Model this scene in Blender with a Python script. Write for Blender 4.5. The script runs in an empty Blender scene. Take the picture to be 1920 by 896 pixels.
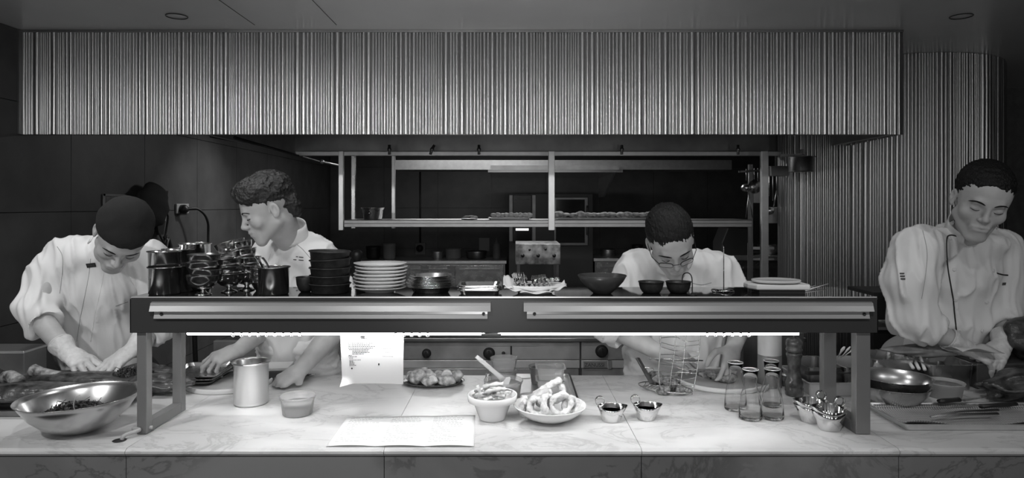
import bpy, math, random
import numpy as np
from mathutils import Vector, Matrix, Euler

# ------------------------------------------------------------------ camera, world, lights, exposure
F, HZ, EYE, CT = 1250.0, 385.0, 1.60, 0.95      # focal length in px, horizon row, eye height, counter top
GT = 1.337                                      # top of the gantry
CEIL = 2.466
SC = bpy.context.scene
COL = SC.collection
cam_d = bpy.data.cameras.new('camera'); cam = bpy.data.objects.new('camera', cam_d); COL.objects.link(cam)
cam.location = (0, 0, EYE); cam.rotation_euler = (math.pi/2, 0, 0)
cam_d.sensor_width = 36; cam_d.lens = 36*F/1920.0; cam_d.shift_y = (HZ-448.0)/1920.0; cam_d.clip_start = .05
SC.camera = cam
SC.view_settings.view_transform = 'Standard'; SC.view_settings.look = 'None'
SC.view_settings.gamma = 1; SC.view_settings.exposure = 0.0; SC.view_settings.use_curve_mapping = False
w = bpy.data.worlds.new('world'); SC.world = w; w.use_nodes = True
w.node_tree.nodes['Background'].inputs[0].default_value = (.6, .6, .6, 1)
w.node_tree.nodes['Background'].inputs[1].default_value = 0.035

def area(name, loc, target, sx, sy, power, spread=math.pi):
    d = bpy.data.lights.new(name, 'AREA'); d.shape = 'RECTANGLE'; d.size = sx; d.size_y = sy; d.energy = power
    d.spread = spread
    o = bpy.data.objects.new(name, d); COL.objects.link(o); o.location = loc
    o.rotation_euler = (Vector(target)-Vector(loc)).to_track_quat('-Z', 'Y').to_euler()
    return o
def spot(name, loc, target, power, ang=60, blend=.6, r=.03):
    d = bpy.data.lights.new(name, 'SPOT'); d.energy = power; d.spot_size = math.radians(ang); d.spot_blend = blend
    d.shadow_soft_size = r
    o = bpy.data.objects.new(name, d); COL.objects.link(o); o.location = loc
    o.rotation_euler = (Vector(target)-Vector(loc)).to_track_quat('-Z', 'Y').to_euler()
    return o
# ceiling downlights over the pass (their small reflections line the fascia) and over the dining side
for i, x in enumerate((-2.0, -1.25, -.5, .25, 1.0)):
    spot('downlight', (x, 2.28, 2.44), (x, 2.62, 1.0), (12, 13, 11, 9, 6)[i], 110, .8, .03)
for i, x in enumerate((-1.8, -.6, .6, 1.8)):
    spot('downlight', (x, .7, 2.44), (x*.9, 2.4, 1.2), (58, 46, 40, 17)[i], 80, .9, .05)
spot('ceiling_fill', (-.1, .95, 1.05), (-.1, 3.0, 2.55), 34, 62, 1.0, .08)  # added spot, no known lamp: brightens the ceiling centre and the faces
for x, p in ((-2.3, 8), (-1.15, 8), (-.1, 8), (1.0, 8), (2.6, 5)):
    area('added_light_strip', (x, -2.2, 1.35), (x*.8, 3, 1.45), .22, 2.0, p*.9)  # added unseen strips: soft fill and upright streaks on the steel pots
# unseen area lights added to lift the far kitchen
area('kitchen_fill', (-.4, 6.3, 2.44), (-.4, 6.3, 0), 1.2, .3, 26)
area('kitchen_fill', (.6, 5.2, 2.44), (.6, 5.0, 0), 1.2, .3, 10)
spot('left_wall_fill', (-1.55, 5.3, 2.44), (-2.42, 5.2, 1.35), 38, 75, 1.0, .06)  # added spot that brightens the left wall behind the second chef


def P(px, py, Y): return Vector(((px-960)/F*Y, Y, EYE-(py-HZ)/F*Y))
def G(px, py, z=CT):
    Y = F*(EYE-z)/(py-HZ); return Vector(((px-960)/F*Y, Y, z))
def S(n, Y): return n*Y/F                        # n pixels at depth Y in metres

# ------------------------------------------------------------------ materials
MATS = {}
def mat(name, base=.5, rough=.5, metal=0.0, var=0.0, vscale=20, bump=0.0, bscale=60, spec=.5, emit=0, trans=0, ior=1.45, sub=0, stretch=None, coat=0, rvar=0):
    if name in MATS: return MATS[name]
    m = bpy.data.materials.new(name); m.use_nodes = True; nt = m.node_tree; b = nt.nodes['Principled BSDF']
    c = base if hasattr(base, '__len__') else (base, base, base)
    b.inputs['Base Color'].default_value = (*c, 1); b.inputs['Roughness'].default_value = rough
    b.inputs['Metallic'].default_value = metal; b.inputs['Specular IOR Level'].default_value = spec
    b.inputs['IOR'].default_value = ior; b.inputs['Transmission Weight'].default_value = trans
    b.inputs['Coat Weight'].default_value = coat
    if sub: b.inputs['Subsurface Weight'].default_value = sub; b.inputs['Subsurface Radius'].default_value = (.01, .01, .01)
    if emit: b.inputs['Emission Color'].default_value = (1, 1, 1, 1); b.inputs['Emission Strength'].default_value = emit
    if var or bump or rvar:
        tc = nt.nodes.new('ShaderNodeTexCoord'); src = tc.outputs['Object']
        if stretch:
            mp = nt.nodes.new('ShaderNodeMapping'); mp.inputs['Scale'].default_value = stretch
            nt.links.new(src, mp.inputs['Vector']); src = mp.outputs['Vector']
    if var:
        n = nt.nodes.new('ShaderNodeTexNoise'); n.inputs['Scale'].default_value = vscale; n.inputs['Detail'].default_value = 5
        nt.links.new(src, n.inputs['Vector'])
        r = nt.nodes.new('ShaderNodeMapRange'); r.inputs['From Min'].default_value = .3; r.inputs['From Max'].default_value = .7
        r.inputs['To Min'].default_value = 1-var; r.inputs['To Max'].default_value = 1+var
        nt.links.new(n.outputs['Fac'], r.inputs['Value'])
        x = nt.nodes.new('ShaderNodeVectorMath'); x.operation = 'SCALE'; x.inputs[0].default_value = c
        nt.links.new(r.outputs['Result'], x.inputs['Scale']); nt.links.new(x.outputs['Vector'], b.inputs['Base Color'])
    if rvar:
        n = nt.nodes.new('ShaderNodeTexNoise'); n.inputs['Scale'].default_value = vscale
        nt.links.new(src, n.inputs['Vector'])
        r = nt.nodes.new('ShaderNodeMapRange'); r.inputs['To Min'].default_value = max(.02, rough-rvar); r.inputs['To Max'].default_value = rough+rvar
        nt.links.new(n.outputs['Fac'], r.inputs['Value']); nt.links.new(r.outputs['Result'], b.inputs['Roughness'])
    if bump:
        n = nt.nodes.new('ShaderNodeTexNoise'); n.inputs['Scale'].default_value = bscale; n.inputs['Detail'].default_value = 4
        nt.links.new(src, n.inputs['Vector'])
        bp = nt.nodes.new('ShaderNodeBump'); bp.inputs['Strength'].default_value = bump; bp.inputs['Distance'].default_value = .004
        nt.links.new(n.outputs['Fac'], bp.inputs['Height']); nt.links.new(bp.outputs['Normal'], b.inputs['Normal'])
    MATS[name] = m; return m

def marble(name, lo, hi, scale=1.6, rough=.28):
    m = bpy.data.materials.new(name); m.use_nodes = True; nt = m.node_tree; b = nt.nodes['Principled BSDF']
    N = nt.nodes.new; L = nt.links.new
    tc = N('ShaderNodeTexCoord'); mp = N('ShaderNodeMapping'); mp.inputs['Rotation'].default_value = (.3, .2, .5); mp.inputs['Scale'].default_value = (1, 1.9, 1.4)
    L(tc.outputs['Object'], mp.inputs['Vector'])
    n1 = N('ShaderNodeTexNoise'); n1.inputs['Scale'].default_value = scale*2.2; n1.inputs['Detail'].default_value = 9; n1.inputs['Distortion'].default_value = 1.6; n1.inputs['Roughness'].default_value = .62
    L(mp.outputs['Vector'], n1.inputs['Vector'])
    a = N('ShaderNodeMath'); a.operation = 'SUBTRACT'; a.inputs[1].default_value = .5; L(n1.outputs['Fac'], a.inputs[0])
    c = N('ShaderNodeMath'); c.operation = 'ABSOLUTE'; L(a.outputs[0], c.inputs[0])
    r = N('ShaderNodeMapRange'); r.inputs['From Max'].default_value = .028; L(c.outputs[0], r.inputs['Value'])      # 0 on a vein
    n2 = N('ShaderNodeTexNoise'); n2.inputs['Scale'].default_value = scale*1.3; n2.inputs['Detail'].default_value = 6; n2.inputs['Distortion'].default_value = .8
    L(mp.outputs['Vector'], n2.inputs['Vector'])
    r2 = N('ShaderNodeMapRange'); r2.inputs['From Min'].default_value = .33; r2.inputs['From Max'].default_value = .62; r2.inputs['To Min'].default_value = .35; L(n2.outputs['Fac'], r2.inputs['Value'])
    # veins only show where the clouding is dark
    inv = N('ShaderNodeMath'); inv.operation = 'MAXIMUM'; L(r.outputs[0], inv.inputs[0])
    r3 = N('ShaderNodeMapRange'); r3.inputs['From Min'].default_value = .4; r3.inputs['From Max'].default_value = .58; L(n2.outputs['Fac'], r3.inputs['Value']); L(r3.outputs[0], inv.inputs[1])
    mul = N('ShaderNodeMath'); mul.operation = 'MULTIPLY'; L(inv.outputs[0], mul.inputs[0]); L(r2.outputs[0], mul.inputs[1])
    mx = N('ShaderNodeMapRange'); mx.inputs['To Min'].default_value = lo; mx.inputs['To Max'].default_value = hi; L(mul.outputs[0], mx.inputs['Value'])
    L(mx.outputs[0], b.inputs['Base Color']); b.inputs['Roughness'].default_value = rough
    MATS[name] = m; return m

def glass(name, rough=.0, tint=1.0, ior=1.45):
    return mat(name, tint, rough, trans=1, ior=ior)

STEEL = mat('brushed_steel', .62, .27, 1, rvar=.08, vscale=14)
STEELB = mat('polished_steel', .7, .12, 1)
STEELD = mat('dull_dark_steel', .32, .38, 1, var=.15, vscale=9)
STEELL = mat('satin_light_steel', .75, .4, 1, var=.06)
IRON = mat('blackened_iron', .035, .42, .3, var=.3, vscale=60, bump=.3)
BLACK = mat('black_plastic', .02, .4)
WHITE = mat('white_china', .8, .12, spec=.6)
PLASTW = mat('white_plastic', .7, .35)
CLOTH = mat('white_cotton', .78, .85, bump=.15, bscale=700, var=.04, vscale=6)
CLOTH2 = mat('grey_cotton', .5, .9, bump=.15, bscale=600, var=.05)
SKIN = mat('skin', .46, .48, var=.07, vscale=30, sub=.08)
HAIR = mat('dark_hair', .010, .45, bump=.9, bscale=260, stretch=(1, 1, .35), spec=.25)
GLOVE = mat('milky_glove', .62, .4, var=.08, vscale=60, bump=.5, bscale=90, spec=.6)
PAPER = mat('white_paper', .5, .7)
INK = mat('grey_ink', .05, .8)
GLASS = glass('clear_glass', ior=1.3)
CPLAST = mat('clear_plastic', .95, .12, trans=.85, ior=1.2)
RUBBER = mat('black_rubber', .015, .7)

# ------------------------------------------------------------------ mesh builder
class MB:
    def __init__(s): s.v = []; s.f = []; s.sm = []; s.mi = []
    def add(s, v, f, smooth=True, mi=0):
        n = len(s.v); s.v += [tuple(p) for p in v]
        s.f += [tuple(i+n for i in q) for q in f]; s.sm += [smooth]*len(f); s.mi += [mi]*len(f); return s
    def box(s, lo, hi, M=None, mi=0):
        v = [Vector((x, y, z)) for x in (lo[0], hi[0]) for y in (lo[1], hi[1]) for z in (lo[2], hi[2])]
        if M is not None: v = [M @ p for p in v]
        return s.add(v, [(0,1,3,2), (4,6,7,5), (0,4,5,1), (2,3,7,6), (0,2,6,4), (1,5,7,3)], False, mi)
    def bar(s, a, b, wx, wz, up=(0,0,1), mi=0):          # box from a to b with the cross-section wx (side) by wz (up)
        a, b = Vector(a), Vector(b); d = (b-a); L = d.length; y = d.normalized(); x = y.cross(Vector(up))
        if x.length < 1e-4: x = y.cross(Vector((1, 0, 0)))
        x.normalize(); z = x.cross(y)
        M = Matrix((x, y, z)).transposed().to_4x4(); M.translation = a
        return s.box((-wx/2, 0, -wz/2), (wx/2, L, wz/2), M, mi)
    def lathe(s, prof, seg=32, M=None, sx=1, sy=1, mi=0, c=(0,0,0), close=False, fn=None):
        v = []; f = []
        n = len(prof)
        for i, (r, z) in enumerate(prof):
            for k in range(seg):
                a = 2*math.pi*k/seg; p = Vector((r*math.cos(a)*sx, r*math.sin(a)*sy, z))
                if fn: p = fn(p, a)
                p = p + Vector(c)
                v.append(M @ p if M is not None else p)
        rng = n if close else n-1
        for i in range(rng):
            for k in range(seg):
                a, b = i*seg+k, i*seg+(k+1) % seg; j = (i+1) % n
                f.append((a, b, j*seg+(k+1) % seg, j*seg+k))
        if not close:
            if prof[0][0] > 1e-6: f.append(tuple(range(seg-1, -1, -1)))
            if prof[-1][0] > 1e-6: f.append(tuple((n-1)*seg+k for k in range(seg)))
        return s.add(v, f, True, mi)
    def tube(s, pts, r, seg=8, closed=False, mi=0, flat=1.0, up=None):
        pts = [Vector(p) for p in pts]; n = len(pts)
        rs = list(r) if hasattr(r, '__len__') else [r]*n
        T = []
        for i in range(n):
            a = pts[i-1] if (i or closed) else pts[i]; b = pts[(i+1) % n] if (i < n-1 or closed) else pts[i]
            T.append((b-a).normalized())
        u = Vector(up) if up else (Vector((0, 0, 1)) if abs(T[0].z) < .9 else Vector((1, 0, 0)))
        x = T[0].cross(u).normalized(); v = []
        for i in range(n):
            x = (x - T[i]*x.dot(T[i])).normalized(); y = T[i].cross(x)
            for k in range(seg):
                a = 2*math.pi*k/seg; v.append(pts[i] + x*math.cos(a)*rs[i] + y*math.sin(a)*rs[i]*flat)
        f = []
        for i in range(n if closed else n-1):
            for k in range(seg):
                j = (i+1) % n
                f.append((i*seg+k, i*seg+(k+1) % seg, j*seg+(k+1) % seg, j*seg+k))
        if not closed: f += [tuple(range(seg-1, -1, -1)), tuple((n-1)*seg+k for k in range(seg))]
        return s.add(v, f, True, mi)
    def ball(s, c, r, seg=16, rings=10, M=None, mi=0, fn=None):
        r = r if hasattr(r, '__len__') else (r, r, r); c = Vector(c); v = []; f = []
        for i in range(1, rings):
            t = math.pi*i/rings
            for k in range(seg):
                a = 2*math.pi*k/seg; v.append(Vector((math.sin(t)*math.cos(a), math.sin(t)*math.sin(a), math.cos(t))))
        v += [Vector((0, 0, 1)), Vector((0, 0, -1))]; A, B = len(v)-2, len(v)-1
        for i in range(rings-2):
            for k in range(seg): f.append((i*seg+k, (i+1)*seg+k, (i+1)*seg+(k+1) % seg, i*seg+(k+1) % seg))
        for k in range(seg):
            f.append((A, k, (k+1) % seg)); f.append((B, (rings-2)*seg+(k+1) % seg, (rings-2)*seg+k))
        out = []
        for p in v:
            g = fn(p) if fn else 1.0
            q = Vector((p.x*r[0]*g, p.y*r[1]*g, p.z*r[2]*g)); out.append((M @ q if M is not None else q) + c)
        return s.add(out, f, True, mi)
    def prism(s, poly, y0, y1, M=None, smooth=False, mi=0, axis='y'):     # polygon in x,z extruded along y
        n = len(poly)
        if axis == 'y': v = [Vector((x, y, z)) for y in (y0, y1) for x, z in poly]
        elif axis == 'z': v = [Vector((x, y, z)) for z in (y0, y1) for x, y in poly]
        else: v = [Vector((x, y, z)) for x in (y0, y1) for y, z in poly]
        if M is not None: v = [M @ p for p in v]
        f = [(i, (i+1) % n, n+(i+1) % n, n+i) for i in range(n)] + [tuple(range(n-1, -1, -1)), tuple(range(n, 2*n))]
        return s.add(v, f, smooth, mi)
    def grid(s, fn, nu, nv, smooth=True, mi=0, thick=0):
        v = [Vector(fn(i/nu, j/nv)) for i in range(nu+1) for j in range(nv+1)]
        f = [(i*(nv+1)+j, (i+1)*(nv+1)+j, (i+1)*(nv+1)+j+1, i*(nv+1)+j+1) for i in range(nu) for j in range(nv)]
        return s.add(v, f, smooth, mi)
def frame(o, x=(1,0,0), z=(0,0,1)):
    z = Vector(z).normalized(); x = Vector(x); x = (x - z*x.dot(z)).normalized(); y = z.cross(x)
    M = Matrix((x, y, z)).transposed().to_4x4(); M.translation = Vector(o); return M
def rot(rx=0, ry=0, rz=0, t=(0,0,0)):
    M = Euler((rx, ry, rz)).to_matrix().to_4x4(); M.translation = Vector(t); return M

def obj(name, mb, m, parent=None, world=None, bevel=0, solid=0, sub=0, **kw):
    me = bpy.data.meshes.new(name)
    V = np.array(mb.v, dtype=float)
    if world is not None: V = V - np.array(world)
    me.from_pydata(V.tolist(), [], mb.f)
    if len(mb.f) < 30000:
        import bmesh
        bm = bmesh.new(); bm.from_mesh(me); bmesh.ops.recalc_face_normals(bm, faces=bm.faces); bm.to_mesh(me); bm.free()
    me.polygons.foreach_set('use_smooth', mb.sm); me.polygons.foreach_set('material_index', mb.mi)
    for q in (m if isinstance(m, (list, tuple)) else [m]): me.materials.append(q)
    me.update()
    o = bpy.data.objects.new(name, me); COL.objects.link(o)
    if parent: o.parent = parent
    if solid:
        d = o.modifiers.new('solid', 'SOLIDIFY'); d.thickness = solid; d.offset = kw.get('off', -1)
    if bevel:
        d = o.modifiers.new('bevel', 'BEVEL'); d.width = bevel; d.segments = 2; d.limit_method = 'ANGLE'; d.angle_limit = .7
    if sub:
        d = o.modifiers.new('sub', 'SUBSURF'); d.levels = sub; d.render_levels = sub
    return o
def tag(o, label, cat, group=None, kind=None):
    if label: o['label'] = label
    if cat: o['category'] = cat
    if group: o['group'] = group
    if kind: o['kind'] = kind
    return o
def thing(name, label, cat, loc=(0,0,0), rz=0, group=None):
    o = bpy.data.objects.new(name, None); COL.objects.link(o); o.empty_display_size = .05
    o.location = loc; o.rotation_euler = (0, 0, rz); return tag(o, label, cat, group)
def part(name, mb, m, root, **kw):      # vertices given in world coordinates (roots stand unrotated)
    return obj(name, mb, m, root, world=tuple(root.location), **kw)
def solo(name, mb, m, label, cat, loc, group=None, **kw):       # one-mesh thing, vertices in world coordinates
    o = obj(name, mb, m, None, world=tuple(loc), **kw); o.location = loc; return tag(o, label, cat, group)
def single(name, mb, m, label, cat, loc, rz=0, group=None, **kw):   # one-mesh thing, local vertices
    o = obj(name, mb, m, None, **kw); o.location = loc; o.rotation_euler = (0, 0, rz); return tag(o, label, cat, group)
def struct(name, mb, m, **kw):
    o = obj(name, mb, m, None, **kw); o['kind'] = 'structure'; return o
def dup(root, loc, rz=None, label=None, group=None, scale=None, rot3=None):
    r = root.copy(); COL.objects.link(r); r.location = loc
    if rz is not None: r.rotation_euler = (0, 0, rz)
    if rot3: r.rotation_euler = rot3
    if scale: r.scale = (scale,)*3 if not hasattr(scale, '__len__') else scale
    if label: r['label'] = label
    if group: r['group'] = group
    for ch in list(root.children):
        c = ch.copy(); COL.objects.link(c); c.parent = r
        for g in list(ch.children):
            d = g.copy(); COL.objects.link(d); d.parent = c
    return r
def arc(c, r, a0, a1, n, ux=(1,0,0), uy=(0,0,1)):
    c, ux, uy = Vector(c), Vector(ux), Vector(uy)
    return [c + ux*r*math.cos(a0+(a1-a0)*i/n) + uy*r*math.sin(a0+(a1-a0)*i/n) for i in range(n+1)]
def spline(pts, n=8):
    pts = [Vector(p) for p in pts]; q = [pts[0]] + pts + [pts[-1]]; out = []
    for i in range(1, len(q)-2):
        for k in range(n):
            t = k/n; a, b, c, d = q[i-1], q[i], q[i+1], q[i+2]
            out.append(.5*((2*b)+(c-a)*t+(2*a-5*b+4*c-d)*t*t+(3*b-a-3*c+d)*t**3))
    return out + [pts[-1]]

# ------------------------------------------------------------------ implicit surfaces (bodies, cloth, food): smooth unions on a grid, then surface nets
class Field:
    def __init__(s, lo, hi, h):
        s.lo = np.array(lo, float); s.h = h; s.n = np.ceil((np.array(hi, float)-s.lo)/h).astype(int)+1
        s.d = np.full(tuple(s.n), .5, np.float32)
    def _sub(s, lo, hi):
        a = np.clip(np.floor((np.array(lo)-s.lo)/s.h).astype(int), 0, s.n); b = np.clip(np.ceil((np.array(hi)-s.lo)/s.h).astype(int)+1, 0, s.n)
        if (b <= a).any(): return None
        g = [((np.arange(a[i], b[i])*s.h+s.lo[i]).astype(np.float32)) for i in range(3)]
        return (slice(a[0], b[0]), slice(a[1], b[1]), slice(a[2], b[2])), g[0][:, None, None], g[1][None, :, None], g[2][None, None, :]
    def _mix(s, sl, e, k, op):
        d = s.d[sl]
        if op == 'u':
            if k <= 0: s.d[sl] = np.minimum(d, e); return
            h = np.clip(.5+.5*(d-e)/k, 0, 1); s.d[sl] = d+(e-d)*h-k*h*(1-h)
        else:
            if k <= 0: s.d[sl] = np.maximum(d, -e); return
            h = np.clip(.5-.5*(d+e)/k, 0, 1); s.d[sl] = d+(-e-d)*h+k*h*(1-h)
    def cap(s, a, b, ra, rb=None, k=.01, op='u', flat=None):        # cone capsule; flat=(dir, factor) squeezes the section along dir
        rb = ra if rb is None else rb; a, b = np.array(a, float), np.array(b, float); m = max(ra, rb)+k+3*s.h
        q = s._sub(np.minimum(a, b)-m, np.maximum(a, b)+m)
        if q is None: return s
        sl, X, Y, Z = q; ba = b-a; L = max(float(ba@ba), 1e-12)
        px, py, pz = X-a[0], Y-a[1], Z-a[2]
        t = np.clip((px*ba[0]+py*ba[1]+pz*ba[2])/L, 0, 1)
        dx, dy, dz = px-t*ba[0], py-t*ba[1], pz-t*ba[2]
        if flat is not None:
            u = np.array(flat[0], float); u /= np.linalg.norm(u); c = dx*u[0]+dy*u[1]+dz*u[2]; g = 1/flat[1]-1
            dx, dy, dz = dx+u[0]*c*g, dy+u[1]*c*g, dz+u[2]*c*g
            e = (np.sqrt(dx*dx+dy*dy+dz*dz)-(ra+(rb-ra)*t))*(.5+.5*flat[1])
        else: e = np.sqrt(dx*dx+dy*dy+dz*dz)-(ra+(rb-ra)*t)
        s._mix(sl, e, k, op); return s
    def chain(s, pts, rs, k=.01, **kw):
        for i in range(len(pts)-1): s.cap(pts[i], pts[i+1], rs[i], rs[i+1], k, **kw)
        return s
    def ell(s, c, r, k=.01, R=None, op='u'):
        c = np.array(c, float); r = np.array(r, float) if hasattr(r, '__len__') else np.array([r]*3, float); m = r.max()+k+3*s.h
        q = s._sub(c-m, c+m)
        if q is None: return s
        sl, X, Y, Z = q; X, Y, Z = X-c[0], Y-c[1], Z-c[2]
        if R is not None:
            R = np.array(R)[:3, :3]; X, Y, Z = (R[0,0]*X+R[1,0]*Y+R[2,0]*Z, R[0,1]*X+R[1,1]*Y+R[2,1]*Z, R[0,2]*X+R[1,2]*Y+R[2,2]*Z)
        k0 = np.sqrt((X/r[0])**2+(Y/r[1])**2+(Z/r[2])**2); k1 = np.sqrt((X/r[0]**2)**2+(Y/r[1]**2)**2+(Z/r[2]**2)**2)+1e-9
        s._mix(sl, k0*(k0-1)/k1, k, op); return s
    def rbox(s, c, r, rnd=.01, k=.01, R=None, op='u'):
        c = np.array(c, float); r = np.array(r, float); m = np.linalg.norm(r)+k+3*s.h
        q = s._sub(c-m, c+m)
        if q is None: return s
        sl, X, Y, Z = q; X, Y, Z = X-c[0], Y-c[1], Z-c[2]
        if R is not None:
            R = np.array(R)[:3, :3]; X, Y, Z = (R[0,0]*X+R[1,0]*Y+R[2,0]*Z, R[0,1]*X+R[1,1]*Y+R[2,1]*Z, R[0,2]*X+R[1,2]*Y+R[2,2]*Z)
        X, Y, Z = np.abs(X)-r[0]+rnd, np.abs(Y)-r[1]+rnd, np.abs(Z)-r[2]+rnd
        e = np.sqrt(np.maximum(X, 0)**2+np.maximum(Y, 0)**2+np.maximum(Z, 0)**2)+np.minimum(np.maximum(X, np.maximum(Y, Z)), 0)-rnd
        s._mix(sl, e, k, op); return s
    def cut(s, p, n, k=0.0):           # keep the side of the plane that n points away from
        p = np.array(p, float); n = np.array(n, float); n /= np.linalg.norm(n)
        q = s._sub(s.lo-1, s.lo+s.n*s.h+1); sl, X, Y, Z = q
        e = -((X-p[0])*n[0]+(Y-p[1])*n[1]+(Z-p[2])*n[2]); s._mix(sl, e, k, 'd'); return s
    def minus(s, other, off=0.0):
        s.d = np.maximum(s.d, -(other.d-off)); return s
    def mesh(s, relax=1):
        d = s.d.copy(); d[0] = d[-1] = .5; d[:, 0] = d[:, -1] = .5; d[:, :, 0] = d[:, :, -1] = .5
        ins = d < 0; n = np.array(d.shape)
        c = ins.astype(np.int8); t = np.zeros(tuple(n-1), np.int8)
        for i in (0, 1):
            for j in (0, 1):
                for k in (0, 1): t += c[i:n[0]-1+i, j:n[1]-1+j, k:n[2]-1+k]
        act = (t > 0) & (t < 8); ix = np.argwhere(act); N = len(ix)
        idx = np.full(t.shape, -1, np.int32); idx[act] = np.arange(N)
        cor = [(i, j, k) for i in (0, 1) for j in (0, 1) for k in (0, 1)]
        val = np.stack([d[ix[:, 0]+i, ix[:, 1]+j, ix[:, 2]+k] for i, j, k in cor], 1)
        acc = np.zeros((N, 3)); cnt = np.zeros(N)
        for a in range(8):
            for b in range(a+1, 8):
                if sum(abs(np.array(cor[a])-np.array(cor[b]))) != 1: continue
                va, vb = val[:, a], val[:, b]; m = (va < 0) != (vb < 0)
                tt = np.where(m, va/np.where(m, va-vb, 1), 0)[:, None]
                p = np.array(cor[a])+(np.array(cor[b])-np.array(cor[a]))*tt
                acc += p*m[:, None]; cnt += m
        V = (ix+acc/np.maximum(cnt, 1)[:, None])*s.h+s.lo
        FQ = []
        for ax in range(3):
            a1, a2 = (ax+1) % 3, (ax+2) % 3
            sl0 = [slice(1, -1)]*3; sl1 = [slice(1, -1)]*3; sl0[ax] = slice(0, -1); sl1[ax] = slice(1, None)
            e0, e1 = ins[tuple(sl0)], ins[tuple(sl1)]; m = np.argwhere(e0 != e1)
            if not len(m): continue
            fl = e0[m[:, 0], m[:, 1], m[:, 2]]
            base = m.copy(); base[:, a1] += 1; base[:, a2] += 1
            u = np.zeros(3, int); u[a1] = 1; v = np.zeros(3, int); v[a2] = 1
            g = lambda q: idx[q[:, 0], q[:, 1], q[:, 2]]
            qd = np.stack([g(base-u-v), g(base-v), g(base), g(base-u)], 1)
            qd[~fl] = qd[~fl][:, ::-1]; FQ.append(qd)
        Q = np.concatenate(FQ); Q = Q[(Q >= 0).all(1)]
        for _ in range(relax): V = smooth(V, Q, .5)
        return V, Q
def smooth(V, Q, lam=.5, it=1):
    for _ in range(it):
        acc = np.zeros_like(V); c = np.zeros(len(V))
        for a in range(4):
            for b in ((a+1) % 4, (a-1) % 4):
                for ax in range(3): acc[:, ax] += np.bincount(Q[:, a], V[Q[:, b], ax], len(V))
                c += np.bincount(Q[:, a], minlength=len(V))
        V = V*(1-lam)+lam*acc/np.maximum(c, 1)[:, None]
    return V
def normals(V, Q):
    n = np.cross(V[Q[:, 2]]-V[Q[:, 0]], V[Q[:, 3]]-V[Q[:, 1]]); N = np.zeros_like(V)
    for a in range(4):
        for ax in range(3): N[:, ax] += np.bincount(Q[:, a], n[:, ax], len(V))
    return N/np.maximum(np.linalg.norm(N, axis=1), 1e-12)[:, None]
def wob(V, s, seed=0, oct=3):       # cheap smooth pseudo-noise in about -1..1
    r = np.random.RandomState(seed); out = np.zeros(len(V)); amp = 1; P_ = V*s
    for o in range(oct):
        for _ in range(3):
            k = r.normal(size=3); k /= np.linalg.norm(k); q = r.normal(size=3)
            out += amp*np.sin(P_@k*2.2+r.rand()*6.28+1.3*np.sin(P_@q*1.1+r.rand()*6.28))/3
        P_ = P_*2.1; amp *= .5
    return out
def raw(name, V, Q, m, parent=None, world=None, slots=None):
    me = bpy.data.meshes.new(name)
    if world is not None: V = V-np.array(world)
    me.vertices.add(len(V)); me.vertices.foreach_set('co', V.astype(np.float32).ravel())
    me.loops.add(Q.size); me.loops.foreach_set('vertex_index', Q.astype(np.int32).ravel())
    me.polygons.add(len(Q)); me.polygons.foreach_set('loop_start', np.arange(0, Q.size, 4, dtype=np.int32))
    me.polygons.foreach_set('loop_total', np.full(len(Q), 4, np.int32))
    me.update(calc_edges=True); me.polygons.foreach_set('use_smooth', np.ones(len(Q), bool))
    for q in (m if isinstance(m, (list, tuple)) else [m]): me.materials.append(q)
    if slots is not None: me.polygons.foreach_set('material_index', slots.astype(np.int32))
    me.update(); me.validate()
    o = bpy.data.objects.new(name, me); COL.objects.link(o)
    if parent: o.parent = parent
    return o

# ------------------------------------------------------------------ the room
random.seed(4)
FLOORM = mat('dark_floor', .05, .5, var=.2)
CEILM = mat('painted_ceiling', .6, .3, var=.04, vscale=3)
WALLM = mat('grey_wall_panel', .085, .45, var=.18, vscale=6)
FASM = mat('ribbed_metal', .52, .30, 1, var=.03, vscale=2)
COLM = mat('ribbed_metal_column', .5, .33, 1, var=.03, vscale=2)
m = MB().box((-2.6, -2.5, -.1), (4.2, 9.1, 0)); struct('floor', m, FLOORM)
m = MB().box((-2.6, -2.5, CEIL), (4.2, 9.1, CEIL+.1))
for x in (-1.235, -.842): m.box((x-.0015, 2.2, CEIL-.0015), (x+.0015, 3.2, CEIL+.01), mi=1)
struct('ceiling', m, [CEILM, BLACK])
def panels(mb, o, u, nrm, us, zs, th=.012, gap=.004):
    o, u, nrm = Vector(o), Vector(u), Vector(nrm)
    for i in range(len(us)-1):
        for k in range(len(zs)-1):
            a, b = us[i]+gap/2, us[i+1]-gap/2; c, d = zs[k]+gap/2, zs[k+1]-gap/2
            p = [o+u*a, o+u*b]; v = []
            for q in (p[0], p[1]):
                for z in (c, d):
                    for t in (0, th): v.append(q+Vector((0, 0, z))+nrm*t)
            mb.add(v, [(0,1,3,2), (4,6,7,5), (0,4,5,1), (2,3,7,6), (0,2,6,4), (1,5,7,3)], False)
m = MB(); ys = [3.667+.735*i for i in range(-9, 8)]; zs = [0, .48, 1.025, 1.565, 2.109, CEIL]
panels(m, (-2.437, 0, 0), (0, 1, 0), (1, 0, 0), [max(-2.5, y) for y in ys if y > -2.9], zs)
m.box((-2.6, -2.5, 0), (-2.437, 9, CEIL)); struct('wall_left', m, WALLM)
m = MB(); panels(m, (0, 8.92, 0), (1, 0, 0), (0, -1, 0), [-2.43+.72*i for i in range(0, 10)], zs)
m.box((-2.6, 8.92, 0), (4.2, 9.1, CEIL)); struct('wall_back', m, WALLM)
m = MB().box((4.0, -2.5, 0), (4.2, 9.1, CEIL)); struct('wall_right', m, mat('black_wall', .11, .6, var=.2))
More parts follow.
